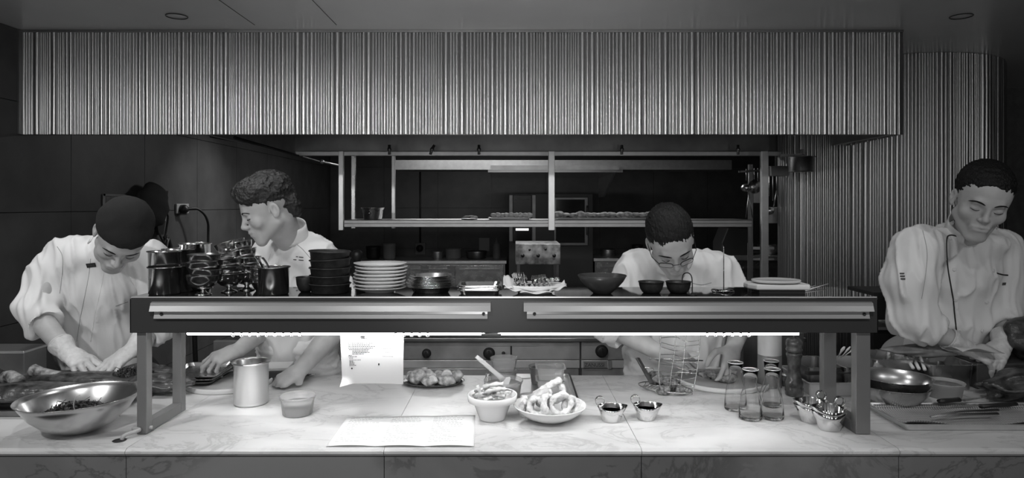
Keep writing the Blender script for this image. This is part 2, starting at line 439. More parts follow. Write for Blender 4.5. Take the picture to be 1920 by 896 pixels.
m = MB().box((3.0, 4.9, 0), (4.0, 5.0, CEIL)).box((3.1, 4.86, 0), (3.55, 4.92, 1.9)); struct('wall_far_right', m, mat('black_wall', .03))
m = MB().box((-2.6, -2.6, 0), (4.2, -2.5, CEIL)); struct('wall_front', m, WALLM)

def ribs(length, seed):
    r = random.Random(seed); s = 0; out = []
    pat = [.030, .013, .018, .012, .024, .014, .011, .020]
    while s < length:
        wd = pat[r.randrange(len(pat))]*r.uniform(.85, 1.15); out.append((s, wd)); s += wd
    return out
def ribbed(path, z0, z1, seed, nz=10):       # path: function s -> (point, outward normal)
    L = path('len'); mb = MB(); rr = random.Random(seed+1)
    for s0, wd in ribs(L, seed):
        k = 6 if wd < .02 else 8
        cols = []
        ph = rr.random()*6; amp = rr.uniform(0, .0012); dep = wd*rr.uniform(.28, .42)
        for i in range(k+1):
            t = i/k; p, n = path(min(s0+wd*t, L)); cols.append((p, n, dep*math.sqrt(max(0, 1-(2*t-1)**2))))
        v = []
        for j in range(nz+1):
            z = z0+(z1-z0)*j/nz
            for p, n, d in cols:
                q = p + n*(d + amp*math.sin(z*9+ph)); v.append((q.x, q.y, z))
        f = [(j*(k+1)+i, j*(k+1)+i+1, (j+1)*(k+1)+i+1, (j+1)*(k+1)+i) for j in range(nz) for i in range(k)]
        mb.add(v, f, True)
    return mb
HB = 1.951
# hood: fascia across the front and along the right side until it meets the column
def fas(s):
    a, b, c = Vector((-2.425, 3.3, 0)), Vector((1.927, 3.3, 0)), Vector((1.99, 4.12, 0))
    L1 = (b-a).length; L2 = (c-b).length
    if s == 'len': return L1+L2
    if s < L1: return a+(b-a)*(s/L1), Vector((0, -1, 0))
    return b+(c-b)*((s-L1)/L2), Vector((1, 0, 0))
hood = thing('range_hood', 'long ribbed metal extraction hood hanging from the ceiling over the range', 'extractor hood', (0, 3.9, HB))
part('fascia', ribbed(fas, HB, CEIL-.004, 7), FASM, hood)
m = MB().box((-2.425, 3.302, HB), (1.9, 3.33, CEIL-.002)).box((-2.425, 3.285, CEIL-.012), (1.93, 3.3, CEIL-.001)).box((-2.428, 3.27, HB), (-2.418, 3.33, CEIL-.002))
m.box((-1.53, 3.33, HB), (-1.5, 4.62, CEIL-.002)).box((-1.5, 4.6, HB), (1.9, 4.63, CEIL-.002)).box((1.87, 3.33, HB), (1.9, 3.9, CEIL-.002))
m.box((-1.5, 3.33, 2.3), (1.9, 4.6, 2.33))
part('canopy_shell', m, STEELD, hood)
m = MB()
for i in range(6):
    x = -1.42+i*.54; m.box((x, 3.7, 2.16), (x+.5, 4.3, 2.19))
part('grease_filter', m, mat('dark_filter', .06, .5, .6, bump=.5, bscale=30), hood)
# rail along the back lower edge of the hood with clips
rl = thing('lamp_rail', 'thin pale horizontal rail with clips under the rear of the hood', 'rail', (0, 4.5, 1.951))
y = 4.5
m = MB().bar((-1.46, y, 1.949), (2.05, y, 1.949), .02, .03); part('rail_bar', m, STEELL, rl, bevel=.003)
for px, tilt in ((730, 0), (810, .4), (898, 0), (1166, 0), (1384, 0)):
    p = P(px, 280, y-.02); c = MB().tube([(p.x+tilt*.04, p.y, p.z+.03), (p.x, p.y, p.z), (p.x-tilt*.03, p.y, p.z-.035)], .009, 8).ball((p.x, p.y, p.z), .014, 10, 6)
    part('clip', c, STEELD, rl)
m = MB().tube([P(395, 256, 3.45), P(520, 279, 4.4)], .006, 6); part('conduit', m, BLACK, rl)
m = MB().tube([P(440, 258, 3.45), P(560, 292, 4.5), P(598, 303, 5.0)], .008, 6); part('conduit', m, BLACK, rl)
p = P(604, 303, 4.9); m = MB().ball(p, .016, 10, 6).tube([p, P(640, 311, 5.4)], .008, 6); part('end_fitting', m, STEELL, rl)
# round ribbed column on the right
CC, CR = Vector((2.46, 4.42, 0)), .65
def colp(s):
    if s == 'len': return 2*math.pi*CR*.62
    a = math.radians(165)+s/CR; n = Vector((math.cos(a), math.sin(a), 0)); return CC+n*CR, n
m = ribbed(colp, 0, CEIL-.002, 21, 12); m.lathe([(CR-.004, 0), (CR-.004, CEIL-.002)], 48, c=CC)
o = struct('trim_1', m, COLM); 
# ceiling fittings
for px, lab in ((357, 'small round flush fitting in the ceiling above the left of the hood'), (1768, 'small round flush fitting in the ceiling above the round column')):
    p = P(px, 45, 3.18); single('ceiling_fitting', MB().tube(arc((0, 0, -.001), .046, 0, 2*math.pi, 40, uy=(0, 1, 0))[:-1], .0022, 6, closed=True), BLACK, lab, 'ceiling fitting', (p.x, 3.05, CEIL-.001))

# ------------------------------------------------------------------ pass counter
MARB = marble('white_marble', .44, .74, 1.3)
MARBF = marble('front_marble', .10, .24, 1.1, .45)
cnt = thing('marble_counter', 'long white marble pass counter across the foreground', 'counter', (0, 2.15, 0))
prof = [(2.55, CT), (2.55, CT-.022), (1.792, CT-.022), (1.781, CT-.019), (1.776, CT-.012), (1.777, CT-.006), (1.787, CT-.0005), (1.795, CT)]
xs = [-2.42, -1.716, -1.032, -.342, .346, 1.034, 1.72, 2.41, 3.4]
for i in range(len(xs)-1):
    m = MB().prism([(y, z) for y, z in prof], xs[i]+.0007, xs[i+1]-.0007, axis='x'); part('marble_slab', m, MARB, cnt)
for i in range(len(xs)-1):
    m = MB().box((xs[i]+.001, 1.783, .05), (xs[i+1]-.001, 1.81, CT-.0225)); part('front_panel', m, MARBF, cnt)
m = MB().box((-2.42, 1.83, .05), (3.4, 2.5, CT-.024)); part('cabinet_body', m, STEELD, cnt)
m = MB().box((-2.42, 1.86, 0), (3.4, 2.45, .05)); part('plinth', m, BLACK, cnt)

# ------------------------------------------------------------------ gantry over the pass
gm = mat('dark_grey_metal', .036, .5, .0, var=.06, vscale=4, spec=.3)
gan = thing('heated_gantry', 'dark metal heated gantry standing on the marble counter', 'gantry', (0, 2.0, CT))
x0, x1 = -1.078, 1.033; yf, yb, zt, zb = 1.88, 2.11, GT, GT-.0965
m = MB().box((x0, yf, zb), (x1, yf+.004, zt)).box((x0, yb-.004, zb+.02), (x1, yb, zt)).box((x0, yf, zb), (x0+.004, yb, zt)).box((x1-.004, yf, zb), (x1, yb, zt)).box((x0, yf, zb), (x1, yf+.02, zb+.002)).box((x0, 1.93, zb+.03), (x1, yb, zb+.034))
part('gantry_body', m, gm, gan, bevel=.0012)
m = MB().box((x0+.002, yf+.003, zt), (x1-.002, yb-.002, zt+.005)); part('glass_shelf', m, mat('black_glass', .012, .04, spec=.6), gan, bevel=.001)
m = MB().bar((x0+.004, yf+.001, zt+.004), (x1-.004, yf+.001, zt+.004), .003, .0035); part('glass_edge', m, STEELL, gan)
lampcov = mat('pale_anodised_strip', .30, .35, .35, var=.04, vscale=3)
for a, b in ((283, 920), (982, 1636)):
    xa, xb = (a-960)/F*1.875, (b-960)/F*1.875
    zz = lambda py: EYE-(py-HZ)/F*1.875
    m = MB().prism([(yf, zz(566)), (yf-.008, zz(568)), (yf-.010, zz(573)), (yf-.016, zz(583)), (yf, zz(583))], xa, xb, axis='x')
    s1 = part('light_cover', m, lampcov, gan)
    m2 = MB().prism([(yf, zz(583.4)), (yf-.005, zz(583.4)), (yf-.005, zz(589)), (yf-.009, zz(597)), (yf, zz(597))], xa+.009, xb-.009, axis='x')
    obj('lower_strip', m2, lampcov, s1, world=tuple(gan.location))
    for hx in ((xb-.02,) if a < 900 else (xb-.024, xa+.03))+((xa+.03,) if a < 900 else ()):
        m = MB().lathe([(0, 0), (.0045, 0), (.0045, .003), (.002, .003), (.0015, .001)], 14, M=rot(math.pi/2, 0, 0, (hx, yf-.0055, zz(588.5)))); obj('screw', m, BLACK, s1, world=tuple(gan.location))
# legs: two closed frames
for xa, xb in ((-1.064, -1.0365), (.977, 1.0185)):
    pass
def leg(xo, w_):
    y1, y2 = 1.89, 2.118
    t = .03
    m = MB().box((xo, y1, CT+.001), (xo+w_, y1+t, zb)).box((xo, y2-t, CT+.001), (xo+w_, y2, zb)).box((xo, y1+t, CT+.001), (xo+w_, y2-t, CT+.001+t))
    return part('leg_frame', m, mat('grey_satin_metal', .17, .36, .15, var=.08, vscale=7), gan, bevel=.0015)
leg(-1.064, .028); leg(.976, .0405)
# lamps under the gantry: emitting tubes in housings
EMI = mat('lamp_tube_glow', 1, .5, emit=50)
for a, b in ((352, 902), (940, 1497)):
    Y = 1.925; xa, xb = (a-960)/F*Y, (b-960)/F*Y
    h = MB().box((xa-.01, Y-.03, zb-.003), (xb+.01, Y+.03, zb+.006)).box((xa-.01, Y+.022, zb-.015), (xb+.01, Y+.024, zb-.003))
    hs = part('lamp_housing', h, STEELL, gan)
    t = MB().tube([(xa, Y, zb-.009), (xb, Y, zb-.009)], .0055, 12); obj('lamp_tube', t, EMI, hs, world=tuple(gan.location))
# little ring hooks along the lamp edge
ring = mat('chrome_ring', .85, .12, 1)
for rngs in ([437+15.6*i for i in range(9)], [742+15*i for i in range(5)], [1326+15.7*i for i in range(6)]):
    for px in rngs:
        p = P(px, 627.5, 1.905); pts = arc((p.x, 1.905, p.z-.0005), .0055, 0, 2*math.pi, 12)[:-1]
        part('ring_hook', MB().tube(pts, .0014, 6, closed=True), ring, gan)
# supply cable through the counter
p0, p1 = G(262, 803), G(224, 826)
m = MB().tube(spline([(-1.03, 1.91, CT+.014), (-1.075, 1.895, CT+.016), (p1.x+.035, p1.y+.035, CT+.018), (p1.x+.01, p1.y+.01, CT+.012), (p1.x+.004, p1.y+.004, CT+.001)], 6), .0055, 10)
solo('power_cable', m, mat('grey_cable', .35, .4), 'grey cable bending from the left gantry foot into a hole in the marble', 'cable', (p1.x, p1.y, CT))
m = MB().lathe([(0, .0), (.017, .0), (.018, .001), (.014, .0014), (.0135, .0006), (0, .0006)], 24); single('cable_grommet', m, BLACK, 'small black cable hole in the marble beside the left gantry foot', 'cable hole', (p1.x, p1.y, CT+.0005))

# ------------------------------------------------------------------ cooking range behind the chefs
rg = thing('cooking_range', 'long stainless cooking range with front control panels behind the counter', 'range', (0, 3.9, 0))
RY = 3.46
def rz(py): return EYE-(py-HZ)/F*RY
def rx(px): return (px-960)/F*RY
body = mat('range_steel', .42, .32, .45, var=.35, vscale=5)
m = MB().box((-1.35, RY+.03, .12), (1.5, 4.5, .895)); part('range_body', m, STEELD, rg)
m = MB().box((-1.37, RY-.02, .895), (1.52, 4.5, .915)); part('cooktop', m, STEELD, rg, bevel=.003)
for a, b in ((rx(400), rx(633)), (rx(635), rx(957)), (rx(960), rx(1087)), (rx(1090), rx(1215)), (rx(1217), rx(1500))):
    m = MB().box((a, RY, rz(674)), (b, RY+.03, rz(639))); part('control_panel', m, body, rg, bevel=.002)
    m = MB().box((a, RY+.004, rz(690.5)), (b, RY+.03, rz(675.5))); part('trim_strip', m, mat('bright_range_steel', .6, .35, .4, var=.15, vscale=8), rg, bevel=.002)
    m = MB().box((a+.004, RY+.012, .3), (b-.004, RY+.03, rz(692))); d = part('oven_door', m, body, rg, bevel=.002)
    obj('handle', MB().tube([(a+.06, RY-.02, rz(716)), (b-.06, RY-.02, rz(716))], .012, 10), STEEL, d, world=tuple(rg.location))
m = MB().box((rx(910), RY-.004, rz(648)), (rx(1008), RY, rz(641))); part('rivet_plate', m, body, rg)
def knob(px, py, r):
    m = MB().lathe([(r*1.18, 0), (r*1.18, .004), (r, .005), (r*.95, .028), (r*.8, .03), (0, .03)], 28, M=rot(math.pi/2, 0, 0, (rx(px), RY, rz(py))))
    m.bar((rx(px), RY-.03, rz(py)-r*.8), (rx(px), RY-.03, rz(py)+r*.8), .006, .006)
    part('knob', m, BLACK, rg)
knob(917, 662, .026); knob(944, 662, .008); knob(1128, 658, .028); knob(1178, 658, .028); knob(800, 662, .02)
m = MB().box((rx(1094), RY-.003, rz(689)), (rx(1137), RY+.004, rz(677))); bp_ = part('badge', m, STEELL, rg)
def text(body_, size, m, parent, loc, rx_=math.pi/2, world=None, ext=.0004, rzz=0, name='lettering', align='LEFT'):
    c = bpy.data.curves.new(name, 'FONT'); c.body = body_; c.size = size; c.extrude = ext; c.align_x = align
    c.materials.append(m); t_ = bpy.data.objects.new(name, c); COL.objects.link(t_)
    dg = bpy.context.evaluated_depsgraph_get(); me = bpy.data.meshes.new_from_object(t_.evaluated_get(dg)); bpy.data.objects.remove(t_)
    o = bpy.data.objects.new(name, me); COL.objects.link(o)
    o.parent = parent; o.location = Vector(loc)-(Vector(world) if world is not None else Vector()); o.rotation_euler = (rx_, 0, rzz); return o
text('ZANUSSI', .026, INK, bp_, (rx(1096), RY-.0035, rz(687)), world=rg.location)
m = MB().box((rx(1140), RY-.006, rz(691)), (rx(1146), RY, rz(675))); part('hinge_post', m, STEELL, rg)
for k in range(7):
    x = -1.2+k*.4; m = MB()
    for q in range(4): m.box((x+q*.085, 3.6, .915), (x+q*.085+.02, 4.3, .935))
    m.box((x, 3.6, .915), (x+.29, 3.62, .93)).box((x, 4.28, .915), (x+.29, 4.3, .93)); part('pan_grate', m, IRON, rg)

# ------------------------------------------------------------------ shelf over the range
sh = thing('hanging_shelf', 'long stainless shelf hung on posts over the range', 'shelf', (0, 4.35, 1.49))
def sx(px, Y): return (px-960)/F*Y
zt_ = EYE-(412-HZ)/F*4.2; zb_ = EYE-(425.5-HZ)/F*4.2
m = MB().box((sx(645, 4.2), 4.2, zb_), (sx(1410, 4.2), 4.212, zt_)).box((sx(645, 4.2), 4.195, (zt_+zb_)/2-.002), (sx(1410, 4.2), 4.2, (zt_+zb_)/2+.002)).box((sx(645, 4.2), 4.2, zt_-.006), (sx(1410, 4.2), 4.56, zt_)).box((sx(645, 4.2), 4.548, zb_), (sx(1410, 4.2), 4.56, zt_))
part('shelf_board', m, mat('shelf_steel', .42, .4, 1, var=.06), sh, bevel=.0015)
for px, Y, wd in ((640, 4.2, .03), (1034, 4.2, .04), (1433, 4.2, .045), (663, 4.54, .026), (738, 4.54, .024)):
    x = sx(px, Y); m = MB().box((x-wd/2, Y-.014, zb_-.02 if px < 1400 else 1.05), (x+wd/2, Y+.014, HB-.01)); part('post', m, STEELL if px != 663 else STEEL, sh, bevel=.002)

# ------------------------------------------------------------------ far end of the kitchen
Yk = 8.2
def kx(px, Y=Yk): return (px-960)/F*Y
def kz(py, Y=Yk): return EYE-(py-HZ)/F*Y
m = MB().box((kx(740, 6.8), 6.8, kz(318, 6.8)), (kx(1372, 6.8), 7.2, kz(300, 6.8))); single('duct_beam', m, mat('pale_duct', .3, .4, .6, var=.1), 'pale boxed duct running across the far end under the ceiling', 'duct', (0, 0, 0))
m = MB().box((kx(915, 6.7), 6.7, kz(323, 6.7)), (kx(1168, 6.7), 8.0, kz(318.5, 6.7))); hb = thing('oven_hood', 'small dark hood with a bright front lip above the far ovens', 'hood', (kx(1040, 6.7), 7.3, 1.97)); part('lip', m, STEELB, hb)
m = MB().box((kx(920, 6.7), 6.72, kz(318, 6.7)), (kx(1162, 6.7), 8.0, kz(319, 6.7)+.05)); part('hood_body', m, STEELD, hb)
m = MB().prism([(6.9, kz(323, 6.7)), (8.1, kz(323, 6.7)), (8.1, 1.70), (7.7, 1.70)], kx(1158, 6.7)-.01, kx(1160, 6.7), axis='x'); part('side_bracket', m, STEELL, hb)
ov = thing('oven_tower', 'dark double oven tower with glass doors against the far wall', 'oven', (kx(1032), Yk+.35, 0))
m = MB().box((kx(954), Yk, 0), (kx(1112), 8.9, kz(363))); part('oven_body', m, mat('oven_grey', .09, .4, .5), ov, bevel=.004)
m = MB().box((kx(962), Yk-.02, kz(455)), (kx(996), Yk, kz(366))); d1 = part('display_panel', m, mat('display_black', .01, .2), ov, bevel=.003)
m = MB().box((kx(955), Yk-.03, kz(452)), (kx(961), Yk, kz(366))).box((kx(998), Yk-.03, kz(452)), (kx(1004), Yk, kz(366))); part('door_trim', m, STEELD, ov)
LED = mat('led_glow', 1, .5, emit=1.6)
for y0, y1, a, b in ((400, 404, 967, 991), (428, 432, 967, 991), (372, 376, 966, 992)):
    obj('readout', MB().box((kx(a), Yk-.024, kz(y1)), (kx(b), Yk-.02, kz(y0))), LED if y0 != 372 else mat('readout_dim', .3, .5), d1, world=tuple(ov.location))
m = MB().box((kx(1038), Yk-.03, kz(460)), (kx(1102), Yk, kz(370))); d2 = part('oven_door', m, STEELD, ov, bevel=.004)
obj('window', MB().box((kx(1042), Yk-.034, kz(455)), (kx(1096), Yk-.03, kz(374))), mat('oven_glass', .05, .08), d2, world=tuple(ov.location))
obj('handle', MB().tube([(kx(1100), Yk-.07, kz(440)), (kx(1100), Yk-.07, kz(385))], .012, 8), STEEL, d2, world=tuple(ov.location))
# steel control box with knobs in front of the ovens
cb = thing('griddle_box', 'mottled steel control box with five dark knobs before the oven', 'griddle', (kx(1008, 6.2), 6.3, 1.1))
m = MB().box((kx(967, 6.2), 6.2, kz(496, 6.2)), (kx(1051, 6.2), 6.7, kz(457, 6.2))); part('box_body', m, mat('mottled_steel', .42, .4, .5, var=.65, vscale=16), cb, bevel=.006)
for px, py, r in ((980, 479, .016), (1009, 479, .016), (1039, 479, .016), (993, 468, .010), (1023, 467, .010)):
    part('knob', MB().lathe([(r*1.1, 0), (r, .02), (0, .022)], 16, M=rot(math.pi/2, 0, 0, (kx(px, 6.2), 6.2, kz(py, 6.2)))), BLACK, cb)
m = MB().box((kx(970, 6.2), 6.22, 0), (kx(975, 6.2), 6.26, kz(496, 6.2))).box((kx(1043, 6.2), 6.22, 0), (kx(1048, 6.2), 6.26, kz(496, 6.2))); m.box((kx(968, 6.2), 6.2, .5), (kx(1050, 6.2), 6.68, .53)).box((kx(970, 6.2), 6.62, 0), (kx(975, 6.2), 6.66, kz(496, 6.2))).box((kx(1043, 6.2), 6.62, 0), (kx(1048, 6.2), 6.66, kz(496, 6.2))); part('stand', m, STEELD, cb)
# benches
def bench(x0_, x1_, Y, z, lab, drawers=0):
    b = thing('steel_bench', lab, 'bench', ((x0_+x1_)/2, Y+.35, 0))
    part('bench_top', MB().box((x0_, Y, z-.04), (x1_, Y+.68, z)), STEELL, b, bevel=.004)
    part('bench_cabinet', MB().box((x0_+.02, Y+.04, 0), (x1_-.02, Y+.66, z-.04)), STEELD, b)
    for i in range(drawers):
        a = x0_+.03+(x1_-x0_-.06)*i/drawers; c = x0_+.03+(x1_-x0_-.06)*(i+1)/drawers-.01
        d = part('drawer', MB().box((a, Y+.02, z-.3), (c, Y+.04, z-.06)), STEEL, b, bevel=.003)
        obj('handle', MB().box((a+.05, Y, z-.12), (c-.05, Y+.02, z-.1)), STEELD, d, world=tuple(b.location))
    return b
bench(kx(665), kx(950), Yk, .92, 'low steel bench along the far wall left of the ovens', 3)
bench(kx(1113), kx(1225), Yk, .95, 'bright steel bench right of the ovens behind the bespectacled chef', 1)
bench(kx(1290, 6.4), kx(1480, 6.4), 6.4, 1.11, 'steel bench behind the hanging utensils beside the column', 2)
# socket with conduit on the back wall
m = MB().box((kx(779, 8.9), 8.87, kz(477, 8.9)), (kx(798, 8.9), 8.905, kz(455, 8.9))); s_ = thing('wall_socket', 'dark round plug socket on the far wall under a conduit', 'socket', (kx(788, 8.9), 8.9, kz(466, 8.9))); part('box', m, mat('socket_grey', .16, .5), s_, bevel=.004)
part('plug', MB().lathe([(.045, 0), (.045, .04), (0, .05)], 20, M=rot(math.pi/2, 0, 0, (kx(788, 8.9), 8.87, kz(465, 8.9)))), BLACK, s_)
part('conduit', MB().tube([(kx(788, 8.9), 8.89, kz(455, 8.9)), (kx(788, 8.9), 8.89, kz(322, 8.9))], .011, 8), BLACK, s_)
# clutter on the far bench
def crock(px, Y, r, h, z, m_, lab, cat='container', name='container', top=None):
    x = kx(px, Y); o = single(name, MB().lathe([(r*.8, 0), (r*.95, h*.1), (r, h*.8), (r*1.05, h), (r*.9, h), (r*.85, h*.5), (0, h*.4)], 20), m_, lab, cat, (x, Y, z)); return o
crock(850, 8.5, .10, .13, .9205, mat('mid_grey_plastic', .25, .4), 'grey tub on the far bench nearest the ovens')
crock(893, 8.5, .13, .10, .9205, STEELD, 'wide dull pan on the far bench close to the ovens', 'pan', 'pan')
crock(700, 8.5, .09, .16, .9205, BLACK, 'black jar at the left of the far bench', 'jar', 'jar')
o = single('squeeze_bottle', MB().lathe([(.045, 0), (.05, .02), (.05, .17), (.04, .2), (.018, .215), (.008, .27), (0, .272)], 20), mat('grey_bottle', .16, .5), 'grey squeeze bottle with pointed nozzle on the far bench', 'bottle', (kx(930), 8.45, .9205))
m = MB().box((kx(893), 8.88, kz(471, 8.88)), (kx(914), 8.903, kz(446, 8.88))); single('notice_card', m, mat('card_grey', .3, .6), 'small pale card fixed to the far wall left of the ovens', 'notice', (0, 0, 0))

# ------------------------------------------------------------------ things standing on the glass shelf of the gantry
ZG = GT+.0053
def TP(px, Y, dz=0): return ((px-960)/F*Y, Y, ZG+dz)
def cup_prof(outer, th=.0012):       # closed thin shell from an outer profile (r,z) bottom to top
    inner = [(max(r-th, 0), z+(th if i == 0 else 0)) for i, (r, z) in enumerate(outer)]
    return [(0, outer[0][1])]+outer+[(outer[-1][0]-th*.5, outer[-1][1]+th*.6)]+inner[::-1]+[(0, outer[0][1]+th)]
MIRR = mat('mirror_steel', .66, .17, 1)
# nested round pots
pot_m = MB().lathe(cup_prof([(.0405, 0), (.043, .003), (.0435, .076), (.0475, .077), (.0475, .0795)], .001), 40)
pot0 = single('steel_pot', pot_m, MIRR, 'lower of the two nested steel pots at the left end of the glass shelf', 'pot', TP(309, 1.945), group='nested steel pots on the gantry')
def potc(px, Y, dz, lab): return dup(pot0, TP(px, Y, dz), label=lab)
potc(308.5, 1.945, .0455, 'upper of the two nested steel pots at the left end of the glass shelf')
potc(335, 2.0, 0, 'lower steel pot of the middle pair, partly hidden behind the leftmost pair')
potc(335, 2.0, .048, 'upper steel pot of the middle pair behind the leftmost pair')
potc(366, 2.055, .01, 'lower steel pot of the rearmost pair near the rear edge of the glass')
dup(pot0, TP(366, 2.055, 0), label='bottom steel pot under the rearmost pair, mostly hidden')
potc(366, 2.055, .062, 'topmost and rearmost steel pot, below the dangling plug cord')
p4 = potc(513, 1.94, 0, 'single steel pot with dark spoons in it beside the black dishes'); p4.scale = (1.0, 1.0, 1.0)
# spoons in the pot
def spoon_mb(L=.15, bw=.017, bl=.05):
    m = MB()
    def fn(u, v):
        t = u; wv = (v-.5)*2
        if t < .3: x = t/.3; wd = bw*math.sqrt(max(0.02, 1-(2*x-1)**2))*1.0 if x < .85 else bw*.45; z = -.008*(1-(wv*wd/bw)**2)*math.sin(math.pi*min(x, .95)); return (x*bl, wv*wd, z)
        x = (t-.3)/.7; wd = .003+.003*x; return (bl+x*(L-bl), wv*wd, .006*math.sin(x*2.6))
    m.grid(fn, 30, 6); return m
SPD = mat('dark_spoon_steel', .3, .25, 1)
for (a, b, lab) in (((.0, .02), (478, 484), 'dark spoon leaning leftmost in the single steel pot'), ((.012, .018), (492, 486), 'dark spoon leaning second from left in the single steel pot'), ((-.01, .0), (484, 490), 'dark spoon leaning behind its neighbours in the single steel pot')):
    base = Vector(TP(515, 1.94, .012))+Vector((a[0], a[1]-.01, 0)); e = P(b[0], b[1], 1.955); d = (e-base)
    o = single('spoon', spoon_mb(d.length+.005), SPD, lab, 'spoon', base, group='spoons in the pot', solid=.0016)
    o.rotation_euler = d.to_track_quat('X', 'Z').to_euler()
# footed dessert coupes
cou = MB().lathe([(0, 0), (.023, 0), (.0235, .0015), (.020, .004), (.010, .0075), (.0065, .012), (.009, .0155), (.024, .021), (.036, .031), (.0425, .044), (.045, .056), (.0462, .0568), (.0445, .0575), (.0412, .044), (.0345, .033), (.022, .024), (0, .019)], 40)
c0 = single('dessert_coupe', cou, MIRR, 'lowest footed steel coupe of the front stack beside the nested pots', 'coupe', TP(381, 1.925), group='stacked steel dessert coupes')
def coup(px, Y, dz, r3, lab): return dup(c0, TP(px, Y, dz), rot3=r3, label=lab)
coup(383, 1.925, .0195, (.0, .06, 0), 'second footed coupe up in the front stack')
coup(381, 1.925, .039, (.02, -.05, 0), 'third footed coupe up in the front stack')
coup(383, 1.928, .060, (0, .0, 0), 'top footed coupe of the front stack')
coup(430, 1.985, 0, (0, 0, 0), 'lowest footed coupe of the middle stack')
coup(430, 1.985, .021, (0, -.05, 0), 'second footed coupe up in the middle stack')
coup(428, 1.985, .043, (0, -.12, 0), 'third footed coupe up in the middle stack, tilted')
coup(421, 1.985, .058, (0, -.16, 0), 'tilted top coupe of the middle stack')
coup(463, 2.035, 0, (0, 0, 0), 'lowest footed coupe of the rear stack beside the spoon pot')
coup(464, 2.035, .021, (0, .05, 0), 'second footed coupe up in the rear stack')
coup(462, 2.035, .043, (0, -.04, 0), 'third footed coupe up in the rear stack')
coup(458, 2.035, .066, (0, -.18, 0), 'fourth footed coupe up in the rear stack, tilted')
coup(451, 2.035, .088, (0, -.22, 0), 'strongly tilted coupe on the very top of the rear stack')
coup(440, 2.03, .092, (0, -.3, 0), 'left tilted coupe leaning at the top between the coupe stacks')
# ribbed dark bowls behind the pot, small dark bowl
rb = MB().lathe(cup_prof([(.018, 0), (.026, .01), (.033, .025), (.0345, .028), (.0335, .03), (.0355, .033), (.0345, .036), (.0365, .039)], .0015), 32)
for i in range(3):
    single('small_dark_bowl', rb, SPD, ('lowest', 'middle', 'top')[i]+' small ribbed dark bowl stacked behind the spoon pot', 'bowl', TP(492, 2.02, .0145*i), group='ribbed bowls behind the pot')
m = MB().lathe(cup_prof([(.014, 0), (.02, .006), (.026, .022), (.0275, .036), (.0285, .044)], .0015), 32)
single('small_dark_bowl', m, IRON, 'little black bowl standing just left of the black dish stack', 'bowl', TP(573, 1.99))
# blackened round dishes
dm = MB().lathe(cup_prof([(.052, 0), (.054, .002), (.0575, .024), (.0615, .026), (.0615, .0275)], .0025), 44)
d0 = single('black_dish', dm, IRON, 'bottom blackened round dish of the five-high stack', 'dish', TP(619, 1.975), group='stack of black dishes')
for i, (dx, t, lab) in enumerate(((0, .0, 'second blackened dish from the bottom of the five-high stack'), (0, 0, 'middle blackened dish of the five-high stack'), (1, -.05, 'fourth blackened dish up, slightly tilted'), (-1, .035, 'topmost blackened dish of the stack, tilted'))):
    dup(d0, TP(619+dx, 1.975, .0235*(i+1)+(.001 if i > 1 else 0)), rot3=(0, t, 0), label=lab)
# white oval plates
pl = MB().lathe([(0, 0), (.042, 0), (.0425, .003), (.06, .0075), (.0765, .0135), (.0785, .0150), (.0775, .0162), (.059, .0105), (.04, .0055), (0, .005)], 56, sy=.8)
WP = mat('white_glazed_plate', .66, .18, spec=.6)
q0 = single('white_plate', pl, WP, 'bottom white oval plate of the stack beside the black dishes', 'plate', TP(712, 1.985), group='stack of white plates')
names = ['second', 'third', 'fourth', 'fifth', 'sixth', 'seventh', 'topmost']
for i in range(7):
    dup(q0, TP(712+(0, 1, 1, 2, 4, 4, 2)[i]-1, 1.985, .0103*(i+1)), rz=(.1, -.08, .05, .12, -.1, .02, .08)[i], label=names[i]+' white oval plate in the stack'+(' from the bottom' if i < 6 else ''))
# steel oval dishes
ps = MB().lathe([(0, 0), (.05, 0), (.052, .001), (.060, .016), (.072, .0175), (.0725, .0185), (.0595, .0172), (.0505, .0022), (0, .0012)], 48, sy=.85)
s0 = single('steel_dish', ps, mat('bright_dish_steel', .85, .22, 1), 'bottom shallow steel dish of the stack beside the white plates', 'dish', TP(808, 1.985), group='stack of steel dishes')
for i in range(8):
    dup(s0, TP(808+(0, 1, -2, 3, 0, 4, -1, 0)[i], 1.985, .0042*(i+1)), rz=.2*i, label=['second', 'third', 'fourth', 'fifth', 'sixth', 'seventh', 'eighth', 'topmost'][i]+' shallow steel dish in the stack'+(' from the bottom' if i < 7 else ''))
# rectangular steel trays
def rrect(hx, hy, r, n=5):
    out = []
    for cx, cy, a0 in ((hx-r, hy-r, 0), (-hx+r, hy-r, 90), (-hx+r, -hy+r, 180), (hx-r, -hy+r, 270)):
        for k in range(n+1):
            a = math.radians(a0+90*k/n); out.append((cx+r*math.cos(a), cy+r*math.sin(a)))
    return out
def tray_mb(hx, hy, h, r=.02, lip=.006, th=.0012, taper=.004):      # rectangular pan with a rolled lip
    rings = [(hx-taper, hy-taper, 0), (hx-.001, hy-.001, h-.001), (hx+lip, hy+lip, h), (hx+lip, hy+lip, h-.002+.003), (hx-.001, hy-.001, h+.001), (hx-taper-th, hy-taper-th, th)]
    v = []; f = []
    for a, b, z in rings: v += [(x, y, z) for x, y in rrect(a, b, r)]
    n = len(rrect(1, 1, .1)); k = len(rings)
    for i in range(k-1):
        for j in range(n): f.append((i*n+j, i*n+(j+1) % n, (i+1)*n+(j+1) % n, (i+1)*n+j))
    f.append(tuple(range(n-1, -1, -1))); f.append(tuple((k-1)*n+j for j in range(n)))
    return MB().add(v, f, False)
tm = tray_mb(.058, .05, .012, .014)
